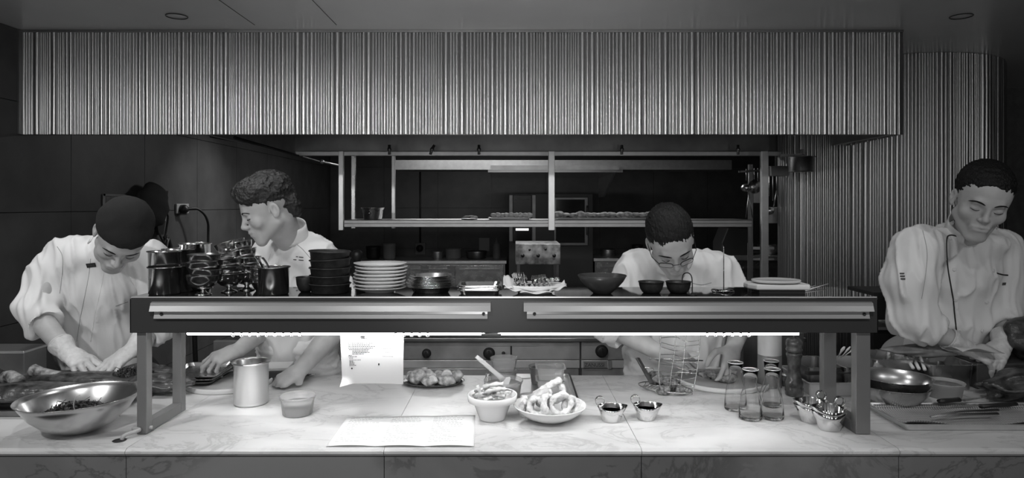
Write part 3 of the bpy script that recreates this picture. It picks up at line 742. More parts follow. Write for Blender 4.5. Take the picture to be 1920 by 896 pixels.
for i in range(4):
    single('steel_tray', tm, MIRR if i < 3 else STEELB, ['bottom', 'second', 'third', 'topmost'][i]+' small rectangular steel tray in the low stack between steel dishes and fork bowl', 'tray', TP(900+(0, 1, -1, 1)[i], 1.975, .0045*i), rz=(0, .02, -.02, .01)[i], group='low stack of small trays')
# white bowl with napkins and forks
fb = thing('fork_bowl', 'white oval bowl with folded napkin holding forks on the glass shelf', 'bowl', TP(1003, 1.965))
m = MB().lathe([(0, 0), (.05, 0), (.052, .004), (.075, .014), (.092, .024), (.0935, .026), (.0915, .027), (.072, .017), (.048, .008), (0, .007)], 48, sy=.75); obj('bowl', m, WHITE, fb)
napm = mat('white_napkin', .66, .85, bump=.2, bscale=300)
def nap(pts, nm='napkin_fold'):
    m = MB(); a, b, c, d = [Vector(p)-fb.location for p in pts]
    def fn(u, v):
        p = (a*(1-u)+b*u)*(1-v)+(d*(1-u)+c*u)*v; return p+Vector((0, -.006*math.sin(u*3.14), .003*math.sin(u*9+v*4)))
    m.grid(fn, 10, 8); return m
nk = obj('napkin', nap([P(943, 534, 1.92), P(962, 541, 1.905), P(964, 521, 1.98), P(945, 514, 1.98)]), napm, fb, solid=.002)
obj('fold', nap([P(945, 540, 1.92), P(985, 546, 1.905), P(980, 541, 1.93), P(950, 531, 1.94)]), napm, nk, solid=.002)
obj('fold', nap([P(1030, 546, 1.905), P(1063, 537, 1.93), P(1058, 525, 1.95), P(1028, 541, 1.94)]), napm, nk, solid=.002)
obj('fold', nap([P(975, 548, 1.9), P(1035, 548, 1.9), P(1030, 541, 1.95), P(980, 541, 1.95)]), napm, nk, solid=.002)
def fork_mb(L=.15):
    m = MB(); m.bar((0, 0, 0), (L*.6, 0, 0), .006, .002).bar((L*.6, 0, 0), (L*.72, 0, .001), .014, .002)
    for k in range(4): y = -.0055+k*.00367; m.bar((L*.7, y, .001), (L, y, .003), .0018, .0018)
    return m
fk = fork_mb(.13)
CHR = mat('bright_chrome', .9, .08, 1)
FORKN = [('up', i) for i in range(6)]
for i in range(6):
    px = 963.5+i*3.9; e = P(px, 513+(i % 3), 1.955); b = e+Vector((.012-.003*i, .015, -.1))
    b.z = max(b.z, ZG+.012); d = e-b
    o = single('fork', fork_mb(max(d.length, .05)), CHR, 'upright fork with its tines up at the left of the fork bowl', 'fork', b, group='upright forks in the bowl')
    o.rotation_euler = d.to_track_quat('X', 'Y').to_euler()
for i in range(14):
    u = (i+.5)/14; px = 968+64*u; row = i % 2
    a = P(px, (533, 540)[row]-abs(u-.5)*6, 1.93-.012*row); b = a+Vector((random.uniform(-.01, .01), .085, .012-.01*row)); d = b-a
    o = single('fork', fork_mb(.09), CHR, 'fork lying with its handle end towards the viewer in the fork bowl', 'fork', a, group='lying forks in the bowl')
    o.rotation_euler = d.to_track_quat('X', 'Z').to_euler()
lump_m = mat('metal_scoop', .6, .2, 1, var=.4, vscale=60)
for i in range(5):
    p = P(1006+i*9.5, 526-i*.8, 1.985); single('teaspoon', MB().ball((0, 0, 0), (.0085, .014, .006), 12, 8).tube([(0, .01, 0), (0, .05, -.012)], .0018, 6), CHR, 'teaspoon bowl showing at the rear of the fork bowl', 'spoon', p, rz=.2*i-.4, group='teaspoons behind the forks')
# large dark bowl and two small ones
m = MB().lathe(cup_prof([(.026, 0), (.028, .002), (.045, .017), (.062, .036), (.0715, .0525)], .0025), 48)
single('dark_bowl', m, mat('dark_glazed', .05, .3, var=.2), 'wide dark bowl alone in the middle right of the glass shelf', 'bowl', TP(1129, 1.955))
m = MB().lathe(cup_prof([(.022, 0), (.025, .0015), (.032, .012), (.0355, .025), (.0365, .032), (.0385, .033)], .0018), 40)
bA = single('small_black_bowl', m, IRON, 'left one of two small black bowls before the bespectacled chef', 'bowl', TP(1221, 1.965))
bB = dup(bA, TP(1272, 1.965), label='right one of two small black bowls, the one with a wire hook beside it')
# wire hook standing in front of the right bowl
a, b, c = P(1298, 557, 1.915), P(1297.5, 520, 1.915), P(1279, 527, 1.95)
m = MB().tube(spline([a+Vector((0, 0, 0)), P(1298, 535, 1.915), P(1297, 520, 1.918), P(1293, 513, 1.93), P(1287, 511.5, 1.94), P(1281, 515, 1.95), c, P(1278.5, 538, 1.955)], 5), .0017, 8)
m.tube(arc((a.x, a.y, ZG+.0017), .012, 0, 2*math.pi, 20, uy=(0, 1, 0))[:-1], .0017, 6, closed=True)
solo('wire_hook', m, IRON, 'thin dark wire hook arching over the right small black bowl', 'hook', (a.x, a.y, ZG))
# order spike
sp = thing('order_spike', 'docket spike with coiled wire foot on the glass shelf', 'spike', TP(1357, 1.99))
m = MB().tube([(0, 0, .003), (0, 0, .128), (-.0015, 0, .1385)], [.0016, .0014, .0003], 8); obj('needle', m, STEEL, sp)
pts = []
for i in range(61):
    t = i/60; a = t*2*math.pi*2.6; pts.append(((.006+.03*t)*math.cos(a), (.006+.03*t)*math.sin(a), .003+.010*(1-t)*0+.002*math.sin(a*3)))
obj('coil_foot', MB().tube(pts, .0022, 8), MIRR, sp)
# kitchen scale
sc_ = thing('kitchen_scale', 'white kitchen scale with round platform at the right of the glass shelf', 'scale', TP(1455, 1.985))
hexp = [(-.09, -.015), (-.075, -.05), (.078, -.055), (.088, -.03), (.085, .05), (-.07, .055), (-.09, .02)]
obj('scale_body', MB().prism(hexp, .012, .027, axis='z'), PLASTW, sc_, bevel=.004)
obj('base', MB().prism([(x*.86, y*.82) for x, y in hexp], .0, .012, axis='z'), BLACK, sc_)
obj('platform', MB().lathe([(0, .029), (.062, .029), (.069, .031), (.0715, .036), (.070, .0375), (.066, .0365), (0, .0365)], 48, sy=.8), WP, sc_)
for i, (a, b, lab) in enumerate(((P(1500, 545, 2.0), P(1530, 535, 2.11), 'shorter pale chopstick behind the kitchen scale'), (P(1510, 545, 2.0), P(1553, 532, 2.12), 'longer pale chopstick behind the kitchen scale'))):
    a.z = max(a.z, ZG+.002); solo('chopstick', MB().tube([a, b], [.0025, .0012], 8), PLASTW, lab, 'chopstick', a)

# ------------------------------------------------------------------ things on the marble under and beside the gantry
def C(px, py, dz=.0006):
    p = G(px, py); return (p.x, p.y, CT+dz)
def lump(c, r, seed, amp=.18, M=None, seg=20, rings=14):
    rr = random.Random(seed); k = [(rr.uniform(-1, 1), rr.uniform(-1, 1), rr.uniform(-1, 1), rr.uniform(0, 6)) for _ in range(5)]
    def fn(p): return 1+amp*sum(math.sin(3.2*(p.x*a+p.y*b+p.z*c_)*(1+i*.5)+d)/(1+i*.4) for i, (a, b, c_, d) in enumerate(k))/2
    return MB().ball((0, 0, 0), r, seg, rings, M=M, fn=fn)
# leaf greens
def leaves(n, R, H, seed, m, size=.012, stems=True):
    r = random.Random(seed); mb = MB()
    for i in range(n):
        a = r.uniform(0, 6.28); q = math.sqrt(r.random())*R; x, y = q*math.cos(a), q*math.sin(a)*.9
        z = H*(1-(q/R)**2)*r.uniform(.3, 1)+.004; s = size*r.uniform(.6, 1.3)
        M = Euler((r.uniform(-1, 1), r.uniform(-1, 1), r.uniform(0, 6.28))).to_matrix().to_4x4(); M.translation = (x, y, z)
        k = 9; v = [M @ Vector((0, 0, 0))]
        for j in range(k):
            t = 2*math.pi*j/k; rad = s*(.65+.35*(j % 2)); v.append(M @ Vector((rad*math.cos(t), rad*.75*math.sin(t), .25*s*math.sin(2*t+i))))
        mb.add(v, [(0, 1+j, 1+(j+1) % k) for j in range(k)], False)
        if stems and i % 7 == 0:
            e = Vector((x, y, z)); mb.tube([e, e+Vector((r.uniform(-.02, .02), r.uniform(-.02, .02), r.uniform(-.01, .015)))], .0009, 5)
    return mb
GREEN = mat('dark_leaf', .05, .5, var=.5, vscale=80)
bw = Vector(C(150, 806)); br = .158
prof = cup_prof([(.05, 0), (.056, .002), (.09, .018), (.125, .05), (.148, .084), (.1545, .098), (.1600, .099)], .0012)
big = thing('mixing_bowl', 'big steel mixing bowl of dark herbs at the front left of the counter', 'bowl', bw)
obj('bowl', MB().lathe(prof, 72, M=rot(0, -.02, 0)), mat('brushed_bowl', .66, .25, 1, rvar=.06, vscale=5), big)
o = obj('herb_leaves', leaves(1500, .108, .042, 3, GREEN, .0065), GREEN, None); o.location = bw+Vector((-.01, 0, .035)); tag(o, 'dark curly herb leaves heaped in the big mixing bowl', 'herbs', kind='stuff')
m = MB().tube(spline([(0, 0, 0), (-.004, -.01, .03), (.003, -.012, .055), (.014, -.01, .062)], 5), .0014, 6)
single('herb_stalk', m, mat('pale_stalk', .5, .5), 'single pale curved herb stalk rising from the herbs in the mixing bowl', 'herb stalk', bw+Vector((.012, -.03, .05)))
# tall steel container
p = Vector(C(471, 756)); t = thing('steel_canister', 'tall straight steel canister in front of the left round board', 'canister', p)
obj('body', MB().lathe(cup_prof([(.049, 0), (.0535, .004), (.0545, .012), (.0545, .132), (.0600, .134), (.0605, .137), (.0585, .139)], .0012), 56), mat('canister_steel', .72, .3, 1, rvar=.05), t)
obj('tab', MB().prism([(0, 0), (.011, .006), (.012, .016), (.002, .014)], -.0012, .0012, M=rot(0, 0, .3, (.034, -.036, .128))), STEELB, t)
obj('tab', MB().prism([(0, 0), (.011, .004), (.012, .010), (.002, .010)], -.0012, .0012, M=rot(0, 0, -.3, (-.045, -.03, .124))), STEELB, t)
# clear plastic tubs
def tub(px, py, r, h, lab, liquid=None, lid=False, fill=.6, m_=None, Y=None):
    p = Vector(C(px, py)); 
    if Y: p = Vector(((px-960)/F*Y, Y, CT+.0006))
    t = thing('plastic_tub', lab, 'tub', p)
    rb_ = r*.82
    outer = [(rb_*.96, 0), (rb_, .002), (r*.93, h*.82), (r*.965, h*.84), (r*.965, h*.93), (r, h*.94), (r*1.005, h)]
    obj('tub', MB().lathe(cup_prof(outer, .0011), 44), m_ or CPLAST, t)
    if liquid is not None:
        hh = h*fill; rr = rb_+(r*.93-rb_)*fill-.0016
        obj('contents', MB().lathe([(0, .0022), (rb_-.002, .0022), (rr, hh), (0, hh)], 40), liquid, t)
    return t
tub(558, 776, .055, .058, 'clear plastic tub of pale liquid on the marble right of the canister', mat('pale_broth', .42, .1), fill=.62)
# round boards
def board(px, py, r, lab, top):
    t = thing('round_board', lab, 'board', C(px, py))
    obj('rim', MB().lathe([(r*.93, 0), (r*.985, 0), (r, .004), (r, .013), (r*.985, .0165), (r*.955, .0165), (r*.945, .012), (r*.93, .008)], 72, close=True), mat('pale_rim', .74, .4), t)
    obj('base', MB().lathe([(0, .001), (r*.945, .001), (r*.945, .0105), (0, .0105)], 64), top, t)
bt = mat('grey_board', .36, .35, var=.12, vscale=10)
board(432, 719, .150, 'round pale-rimmed board under the laughing chef right hand, left of centre', bt)
board(1352, 716, .165, 'round pale-rimmed board behind the glass carafes', bt)
# spoon beside the hand
o = single('serving_spoon', spoon_mb(.13, .017, .05), STEELB, 'steel spoon lying on the marble beside a bare hand', 'spoon', C(592, 704, .008), rz=3.55, solid=.0015)
# hanging sheet
sh_Y = 1.953
def q(px, py, Y=sh_Y): return P(px, py, Y)
t = thing('hanging_sheet', 'printed white sheet hanging from the gantry over the marble', 'sheet', q(697, 632)+Vector((0, 0, .0)))
m = MB(); A, B, Cc, D = q(638, 629), q(757, 629), q(755.5, 721.5), q(641, 721)
def fsh(u, v):
    p = (A*(1-u)+B*u)*(1-v)+(D*(1-u)+Cc*u)*v; dog = max(0, .16-u)*max(0, v-.9)*2
    return p+Vector((0, .004*math.sin(u*3)+.006*v*v-dog, -.0015*math.sin(u*3.1)*v*-1))
part('paper', m.grid(fsh, 24, 16), PAPER, t)
def words(mb, u0, u1, v, fn, th, rr, off):
    u = u0
    while u < u1:
        e = min(u+rr.uniform(.01, .035), u1); a, b, c, d = [Vector(fn(*z))+off for z in ((u, v), (e, v), (e, v+th), (u, v+th))]
        mb.add([a, b, c, d], [(0, 1, 2, 3)], False); u = e+.007
rr = random.Random(2); m = MB(); off = Vector((0, -.0006, 0))
for v, u0, u1 in [(.02, .14, .42), (.06, .18, .42), (.08, .12, .17)]+[(.155, .12, .50), (.19, .12, .46), (.222, .12, .55), (.255, .12, .52), (.285, .13, .46), (.315, .18, .43), (.345, .18, .46), (.375, .18, .36), (.405, .12, .17), (.43, .12, .25), (.46, .13, .19), (.50, .13, .31), (.53, .13, .19), (.555, .13, .21), (.585, .13, .21), (.61, .13, .24)]:
    words(m, u0, u1, v, fsh, .013, rr, off)
for v, u0, u1 in ((.27, .65, .8), (.35, .71, .78), (.43, .66, .83)): words(m, u0, u1, v, fsh, .006, rr, off)
a = Vector(fsh(.165, .68))+off; m.lathe([(0, 0), (.0025, 0)], 8, M=rot(math.pi/2, 0, 0, a)); a = Vector(fsh(.60, .60))+off; m.lathe([(0, 0), (.002, 0)], 8, M=rot(math.pi/2, 0, 0, a), sy=1.8)
part('print_lines', m, INK, t)
part('clip', MB().box(tuple(q(676, 633, sh_Y-.004)), tuple(q(684, 629.5, sh_Y+.002))), BLACK, t)
# menu sheet
cs = [G(650, 784.5), G(891, 779.5), G(889, 838), G(611, 838)]
t = thing('menu_sheet', 'large folded white menu sheet lying at the front edge of the marble', 'menu', (cs[0]+cs[2])/2)
def fm(u, v):
    p = (cs[0]*(1-u)+cs[1]*u)*(1-v)+(cs[3]*(1-u)+cs[2]*u)*v; z = .0022+.003*abs(math.sin(u*math.pi*3))*(.5+.5*v)+(.004 if 0 else 0)
    return (p.x, p.y, CT+z)
part('paper', MB().grid(fm, 36, 10), mat('white_menu_paper', .92, .6), t, solid=.0003)
m = MB(); off = Vector((0, 0, .0004))
for col in range(3):
    for k in range(15):
        if rr.random() < .12: continue
        words(m, .04+col*.32, .04+col*.32+rr.uniform(.14, .25), .05+k*.058, fm, .012, rr, off)
part('print_lines', m, mat('faint_ink', .45, .8), t)
# potato platter
pc = Vector(C(812, 719)); t = thing('oval_platter', 'dark oval platter of roast potatoes behind the menu sheet', 'platter', pc)
obj('platter', MB().lathe([(0, 0), (.085, 0), (.1, .003), (.114, .010), (.1155, .0115), (.113, .0125), (.098, .0065), (.083, .004), (0, .004)], 60, sy=.68), mat('dark_platter', .12, .25, .7), t)
POT = mat('roast_potato', .42, .55, var=.75, vscale=42, bump=.5, bscale=70)
for i, (px, py, Y, r, lab) in enumerate(((783, 722, 2.42, .028, 'largest roast potato at the left end of the platter'), (800, 706, 2.44, .027, 'roast potato on top of the heap, left of the pale wedge'), (806, 724, 2.38, .024, 'roast potato at the front of the platter'), (835, 720, 2.385, .026, 'round charred roast potato at the front right of the platter'), (855, 709, 2.44, .024, 'roast potato at the right end of the platter'), (822, 706, 2.45, .022, 'roast potato in the middle of the heap'), (790, 701, 2.46, .026, 'roast potato highest at the left rear of the heap'), (828, 712, 2.43, .02, 'small roast potato between the wedges'), (772, 714, 2.45, .02, 'roast potato at the far left rear of the platter'))):
    p = P(px, py, Y); p.z = max(p.z, CT+.006+r*.7)
    single('roast_potato', lump(0, (r*1.15, r, r*.85), 30+i, .25), POT, lab, 'potato', p, group='roast potatoes on the platter')
for i, (px, py, Y, lab) in enumerate(((838, 702, 2.42, 'pale wedge lying on top of the roast potatoes'), (812, 713, 2.37, 'pale wedge leaning at the front of the roast potatoes'))):
    m = MB().prism([(-.02, 0), (.02, .0), (.012, .014), (0, .018), (-.012, .014)], -.006, .006)
    o = single('pale_wedge', m, mat('pale_flesh', .8, .4), lab, 'wedge', P(px, py, Y), rz=.2-i*.9, bevel=.002); o.rotation_euler[0] = .2
# white fries pot
pc = Vector(C(923, 785)); t = thing('fries_pot', 'white flowerpot-shaped china pot of chips at the centre front', 'pot', pc)
obj('pot', MB().lathe([(0, .0), (.037, 0), (.040, .003), (.058, .052), (.063, .054), (.0735, .0555), (.0765, .0745), (.0745, .0765), (.0715, .0755), (.067, .058), (.055, .05), (0, .048)], 56), WHITE, t)
FRY = mat('fried_chip', .55, .5, var=.25, vscale=60, bump=.4, bscale=120)
rr = random.Random(8)
def chip(a, b, w_=.0075):
    m = MB(); a, b = Vector(a), Vector(b); n = 6; pts = []
    for k in range(n+1): u = k/n; pts.append(a*(1-u)+b*u+Vector((0, 0, .003*math.sin(u*3.1))))
    return m.tube(pts, [w_*(.8+.25*math.sin(k*2.1)) for k in range(n+1)], 6)
top = pc+Vector((0, 0, .073))
for i in range(34):
    a = rr.uniform(0, 6.28); q_ = rr.uniform(0, .052); c = Vector((q_*math.cos(a), q_*math.sin(a), rr.uniform(-.003, .018)*(1-q_/.06)))
    d = Vector((math.cos(rr.uniform(-.5, .5)), math.sin(rr.uniform(-.6, .6)), rr.uniform(-.15, .3))).normalized()*rr.uniform(.016, .027)
    m = chip(-d, d, rr.uniform(.0042, .006)); single('chip', m, FRY if i % 3 else mat('dark_chip', .22, .55, var=.5, vscale=80), 'fried chip heaped in the white flowerpot-shaped pot', 'chip', top+c, group='chips in the white pot')
single('chip', chip((0, 0, -.012), (-.010, 0, .022), .0075), FRY, 'thick chip standing upright at the left of the white pot', 'chip', top+Vector((-.034, -.02, .012)))
single('chip', chip((-.032, 0, -.004), (.03, 0, .006), .0085), FRY, 'long pale chip lying highest across the chips in the pot', 'chip', top+Vector((.004, -.005, .028)))
single('chip', chip((-.03, 0, -.006), (.028, 0, .004), .008), FRY, 'long pale chip lying just under the highest one in the pot', 'chip', top+Vector((.012, -.03, .022)))
# onion ring bowl
pc = Vector(C(1031, 786)); t = thing('onion_ring_bowl', 'wide white china bowl of fried onion rings at the centre front', 'bowl', pc)
obj('bowl', MB().lathe([(0, 0), (.048, 0), (.050, .003), (.078, .014), (.1, .031), (.1095, .043), (.1115, .045), (.1095, .0465), (.097, .036), (.075, .019), (.046, .009), (0, .008)], 64), WHITE, t)
RING = mat('crumbed_batter', .62, .6, var=.3, vscale=70, bump=.9, bscale=150)
def ring_mb(R, r, seed):
    rr = random.Random(seed); n = 36; k = 12; v = []; f = []
    for i in range(n):
        a = 2*math.pi*i/n; 
        for j in range(k):
            b = 2*math.pi*j/k; q_ = r*(1+.18*math.sin(5*a+seed)+.12*math.sin(3*b+7*a)+rr.uniform(-.08, .08))
            RR = R*(1+.06*math.sin(2*a+seed)); v.append(((RR+q_*math.cos(b))*math.cos(a), (RR+q_*math.cos(b))*math.sin(a), q_*1.25*math.sin(b)))
    for i in range(n):
        for j in range(k): f.append((i*k+j, ((i+1) % n)*k+j, ((i+1) % n)*k+(j+1) % k, i*k+(j+1) % k))
    return MB().add(v, f)
def prj(px, py, Y): return P(px, py, Y)
for i, (px, py, Y, R, r, e, lab) in enumerate((
    (1052, 757, 2.00, .029, .0085, (1.45, 0, .25), 'largest onion ring standing upright at the front right of the bowl'),
    (1026, 757, 1.995, .025, .0085, (1.4, .2, 1.1), 'onion ring seen nearly edge on in the middle of the bowl'),
    (1007, 762, 2.0, .023, .009, (1.35, 0, -.35), 'onion ring standing upright at the front left of the bowl'),
    (1043, 735, 2.04, .024, .009, (1.0, .1, -.1), 'onion ring at the rear of the bowl on top of the others'),
    (987, 765, 2.03, .020, .009, (.9, -.4, -.6), 'darker onion ring at the far left of the bowl'),
    (1070, 762, 2.03, .026, .008, (1.35, .2, .6), 'onion ring leaning at the far right of the bowl'),
    (1022, 748, 2.06, .024, .009, (.6, .2, 0), 'onion ring lying behind the upright rings'))):
    o = single('onion_ring', ring_mb(R, r, i+1), RING, lab, 'onion ring', P(px, py, Y)); o.rotation_euler = e
a, b = P(1000, 742, 2.05), P(1052, 710, 2.04)
m = MB(); n = 14; rr = random.Random(5)
m.tube([a+(b-a)*(k/n)+Vector((0, 0, rr.uniform(-.001, .001))) for k in range(n+1)], [.006]+[.0115+rr.uniform(-.0012, .0012) for k in range(n-1)]+[.007], 12)
solo('fried_roll', m, RING, 'long pale fried piece leaning up across the onion rings', 'fried roll', a)
a, b = P(992, 750, 2.03), P(1030, 732, 2.03)
solo('fried_roll', MB().tube([a, a*.5+b*.5, b], [.013, .016, .011], 14), mat('golden_batter', .4, .4, var=.3, vscale=50), 'darker smooth fried piece under the long pale one', 'fried roll', a)
# condiment tray with tubs
t = thing('condiment_tray', 'shallow dark-edged tray of tubs behind the chips and onion rings', 'tray', (.06, 2.36, CT+.0006))
obj('tray', tray_mb(.15, .158, .012, .01, .003), STEELL, t)
obj('edge_trim', MB().bar((.156, -.16, .013), (.156, .16, .013), .006, .006).bar((-.156, -.16, .013), (-.156, .16, .013), .006, .006), BLACK, t)
tz = .0025
def on(t_): t_.location.z += tz; return t_
on(tub(943, 0, .0535, .05, 'lower clear tub of the two stacked at the rear left of the condiment tray', mat('pale_sauce', .5, .3), Y=2.42, fill=.7))
x = tub(945, 0, .050, .045, 'upper empty clear tub of the two stacked at the rear left of the condiment tray', None, Y=2.42); x.location.z += .052
on(tub(944, 0, .066, .060, 'wide clear tub of sauce with a white spatula in it', mat('mid_sauce', .38, .25), Y=2.245, fill=.8))
on(tub(1017, 0, .0505, .060, 'dark round tub of sauce at the rear right of the condiment tray', mat('dark_sauce', .05, .15), Y=2.44, m_=mat('smoky_plastic', .2, .2), fill=.85))
def sqtub(px, Y, hx, h, dz, lab, fill=None):
    t = thing('square_tub', lab, 'tub', ((px-960)/F*Y, Y, CT+.0006+tz+dz)); obj('tub', tray_mb(hx, hx*.9, h, .012, .005, .0012, .006), CPLAST, t)
    if fill: obj('contents', MB().prism([(x_*.86, y_*.86) for x_, y_ in rrect(hx, hx*.9, .012)], .002, h*.6, axis='z'), fill, t)
    return t
sqtub(1031, 2.30, .045, .05, 0, 'lower clear square tub behind the onion rings', mat('white_cream', .75, .4))
sqtub(1032, 2.30, .047, .04, .051, 'upper clear square tub stacked behind the onion rings')
t = single('tub_lid', MB().lathe([(0, 0), (.036, 0), (.037, .002), (.034, .0035), (0, .003)], 32), WHITE, 'small white lid lying on the tray between the clear tubs', 'lid', ((992-960)/F*2.26, 2.26, CT+.0035))
# spatula
a, b = P(893, 668, 2.19), P(944, 712, 2.225); d = (b-a)
t = thing('spatula', 'white plastic spatula standing in the wide sauce tub', 'spatula', a)
part('handle', MB().tube([a+d*(k/6) for k in range(7)], [.006, .0075, .0075, .0075, .0075, .0085, .011], 10, flat=.45, up=(0, 1, 0)), PLASTW, t)
part('blade', MB().prism([(-.018, .004), (.018, .010), (.02, .004), (.012, -.02), (-.014, -.022)], -.002, .002, M=rot(0, 0, 0, b+Vector((.004, 0, 0)))), PLASTW, t, bevel=.0015)
# gravy pots
def gravy_mb(R, h, spout=1, ln=.20):
    def fn(p, a):
        k = max(0, math.cos(a))**6 if spout > 0 else max(0, -math.cos(a))**6
        t = p.z/h; s = (spout)*k*R*ln*t
        sag = -.22*h*t*t*(max(0, -math.sin(a))**2)*(.6) if 1 else 0
        return Vector((p.x*1.02+s, p.y*.86, p.z+sag+k*h*.06*t))
    return MB().lathe(cup_prof([(R*.62, 0), (R*.65, .001), (R*.80, h*.55), (R, h)], .0011), 60, fn=fn)
def gravy(px, py, R, h, spout, lab, dz=0, handle=True, name='sauce_boat', fillm=None, rz=0):
    t = thing(name, lab, 'sauce boat', Vector(C(px, py))+Vector((0, 0, dz)), rz)
    obj('cup', gravy_mb(R, h, spout), STEELB, t)
    if handle:
        s = -spout; c = Vector((s*R*.78, R*.35, h+.011))
        m = MB(); pts = arc(c, .0145, -1.2 if s > 0 else -2.0, 4.4 if s > 0 else 4.2, 22)
        m.tube(pts, .0050, 10, flat=.25, up=(0, 1, 0)) if 0 else None
        v = []; f = []; n = len(pts)
        for i_, p_ in enumerate(pts):
            for dy in (-.0065, .0065):
                for k in (1.0, .9): v.append(c+(p_-c)*k+Vector((0, dy, 0)))
        for i_ in range(n-1):
            A_ = i_*4; B_ = A_+4; f += [(A_, B_, B_+2, A_+2), (A_+1, A_+3, B_+3, B_+1), (A_, A_+1, B_+1, B_), (A_+2, B_+2, B_+3, A_+3)]
        obj('handle_loop', MB().add(v, f), STEELB, t)
    if fillm: obj('sauce', MB().lathe([(0, h*.7), (R*.84, h*.7)], 40, sy=.86), fillm, t)
    return t
gravy(1146, 789, .041, .044, 1, 'small steel sauce boat left of its twin, filled with dark sauce', fillm=mat('thin_gravy', .3, .45))
gravy(1212, 786, .040, .044, 1, 'small steel sauce boat right of its twin, pale sauce inside', fillm=mat('cream_sauce', .75, .5))
gravy(1522, 790, .045, .050, -1, 'lower steel sauce boat of the nested pair nearer the pepper mill', handle=False)
gravy(1522, 790, .046, .050, -1, 'upper steel sauce boat of the nested pair nearer the pepper mill', dz=.013)
gravy(1556, 805, .045, .052, -1, 'lower steel sauce boat of the nested pair against the right gantry leg', handle=False)
gravy(1556, 805, .046, .052, -1, 'upper steel sauce boat of the nested pair against the right gantry leg', dz=.013)
# glass carafes
car = MB().lathe([(0, 0), (.031, 0), (.034, .003), (.0345, .010), (.032, .045), (.027, .075), (.0195, .098), (.0185, .106), (.0205, .125), (.0235, .148), (.0238, .150), (.0230, .150), (.0198, .125), (.0178, .106), (.0188, .098), (.0262, .075), (.0312, .045), (.0332, .014), (.030, .009), (0, .008)], 48)
k0 = single('glass_carafe', car, GLASS, 'front left of four empty glass carafes, nearest the viewer beside its rear neighbour', 'carafe', C(1407, 785), group='empty glass carafes')
obj('rim', MB().tube(arc((0, 0, .1503), .0234, 0, 2*math.pi, 36, uy=(0, 1, 0))[:-1], .0009, 6, closed=True), mat('rim_glint', .85, .15, .3), k0)  # bright glint of the glass rim, put in as a pale ring
for px, py, lab in ((1379, 768, 'leftmost of the four empty glass carafes'), (1448, 784, 'front right of the four empty glass carafes'), (1446, 764, 'glass carafe half hidden directly behind the front right one')):
    dup(k0, C(px, py), label=lab)
# tall translucent bottle, pepper mill, small jar
p = Vector(C(1443, 724)); t = thing('squeeze_bottle', 'tall translucent bottle half full of grey liquid behind the carafes', 'bottle', p)
obj('bottle', MB().lathe([(0, 0), (.038, 0), (.041, .004), (.041, .235), (.034, .252), (.014, .258), (.012, .27), (0, .272)], 40), mat('milky_plastic', .75, .35), t)
obj('liquid_band', MB().lathe([(.0414, .001), (.0414, .115)], 40), mat('grey_liquid', .22, .3), t)
p = Vector(C(1489, 741)); t = thing('pepper_mill', 'dark turned wooden pepper mill standing behind the sauce boats', 'pepper mill', p)
WOOD = mat('dark_turned_wood', .07, .22, var=.8, vscale=30, coat=.5)
obj('mill_body', MB().lathe([(0, 0), (.028, 0), (.030, .004), (.030, .026), (.027, .030), (.029, .034), (.0295, .046), (.025, .055), (.0215, .075), (.0205, .1), (.0225, .125), (.0265, .137), (.0265, .143), (.023, .147)], 40), WOOD, t)
obj('mill_head', MB().lathe([(.022, .147), (.027, .153), (.028, .158), (.024, .164), (.0275, .172), (.0275, .184), (.022, .193), (.009, .197), (0, .198)], 40), WOOD, t)
obj('finial', MB().lathe([(.004, .196), (.004, .202), (.0065, .206), (.005, .212), (0, .214)], 16), STEELB, t)
p = Vector(C(1470, 722)); t = thing('small_jar', 'small dark jar between the tall bottle and the pepper mill', 'jar', p)
obj('jar', MB().lathe([(0, 0), (.018, 0), (.020, .003), (.020, .028), (.015, .033), (0, .033)], 28), mat('amber_glass_grey', .1, .1), t); obj('lid', MB().lathe([(.0165, .033), (.0165, .041), (0, .042)], 28), STEELL, t)
# grill basket with charred food
g0 = Vector(C(1247, 733)); t = thing('grill_basket', 'open wire grill basket with charred food on the marble', 'grill basket', g0)
WIRE = mat('basket_wire', .62, .25, 1)
ux, uy = Vector((.8, -.6, 0)), Vector((.6, .8, 0))
def oval(c, a, b, z, n=40): return [c+ux*a*math.cos(2*math.pi*i/n)+uy*b*math.sin(2*math.pi*i/n)+Vector((0, 0, z)) for i in range(n)]
m = MB().tube(oval(g0, .098, .055, .012), .0022, 8, closed=True).tube(oval(g0, .08, .042, .003), .0016, 6, closed=True)
for i in range(15):
    s = -.085+.17*i/14; w_ = .053*math.sqrt(max(.05, 1-(s/.098)**2)); a = g0+ux*s+uy*w_+Vector((0, 0, .012)); b = g0+ux*s-uy*w_+Vector((0, 0, .012)); c = (a+b)/2
    m.tube([a, a*.8+b*.2-Vector((0, 0, .009)), b*.8+a*.2-Vector((0, 0, .009)), b], .0011, 6)
part('wire_pan', m, WIRE, t)
lidY = 2.30
vw = [[(1239, 622), (1237, 665), (1235, 700), (1240, 736), (1243, 744)], [(1268, 620), (1264, 665), (1258, 705), (1254, 745)], [(1287, 620), (1283, 665), (1278, 705), (1273, 748)], [(1312, 622), (1311, 660), (1306, 700), (1297, 745)]]
m = MB(); cols = []
for i, c in enumerate(vw):
    bow = (0, .03, .03, 0)[i]
    pts = spline([P(px, py, lidY+bow-.02*(py-622)/120) for px, py in c], 6); pts = [Vector((p.x, p.y, max(p.z, CT+.004))) for p in pts]
    cols.append(pts); m.tube(pts, .0019 if i in (0, 3) else .0016, 8)
def at_y(pts, py):
    best = min(pts, key=lambda p: abs((EYE-p.z)*F/p.y+HZ-py)); return best
for k in range(9):
    py = 632+k*10.5; pts = [at_y(cols[i], py+(0, 3, 5, 6)[i]) for i in range(4)]
    m.tube(spline(pts, 5), .0013, 6)
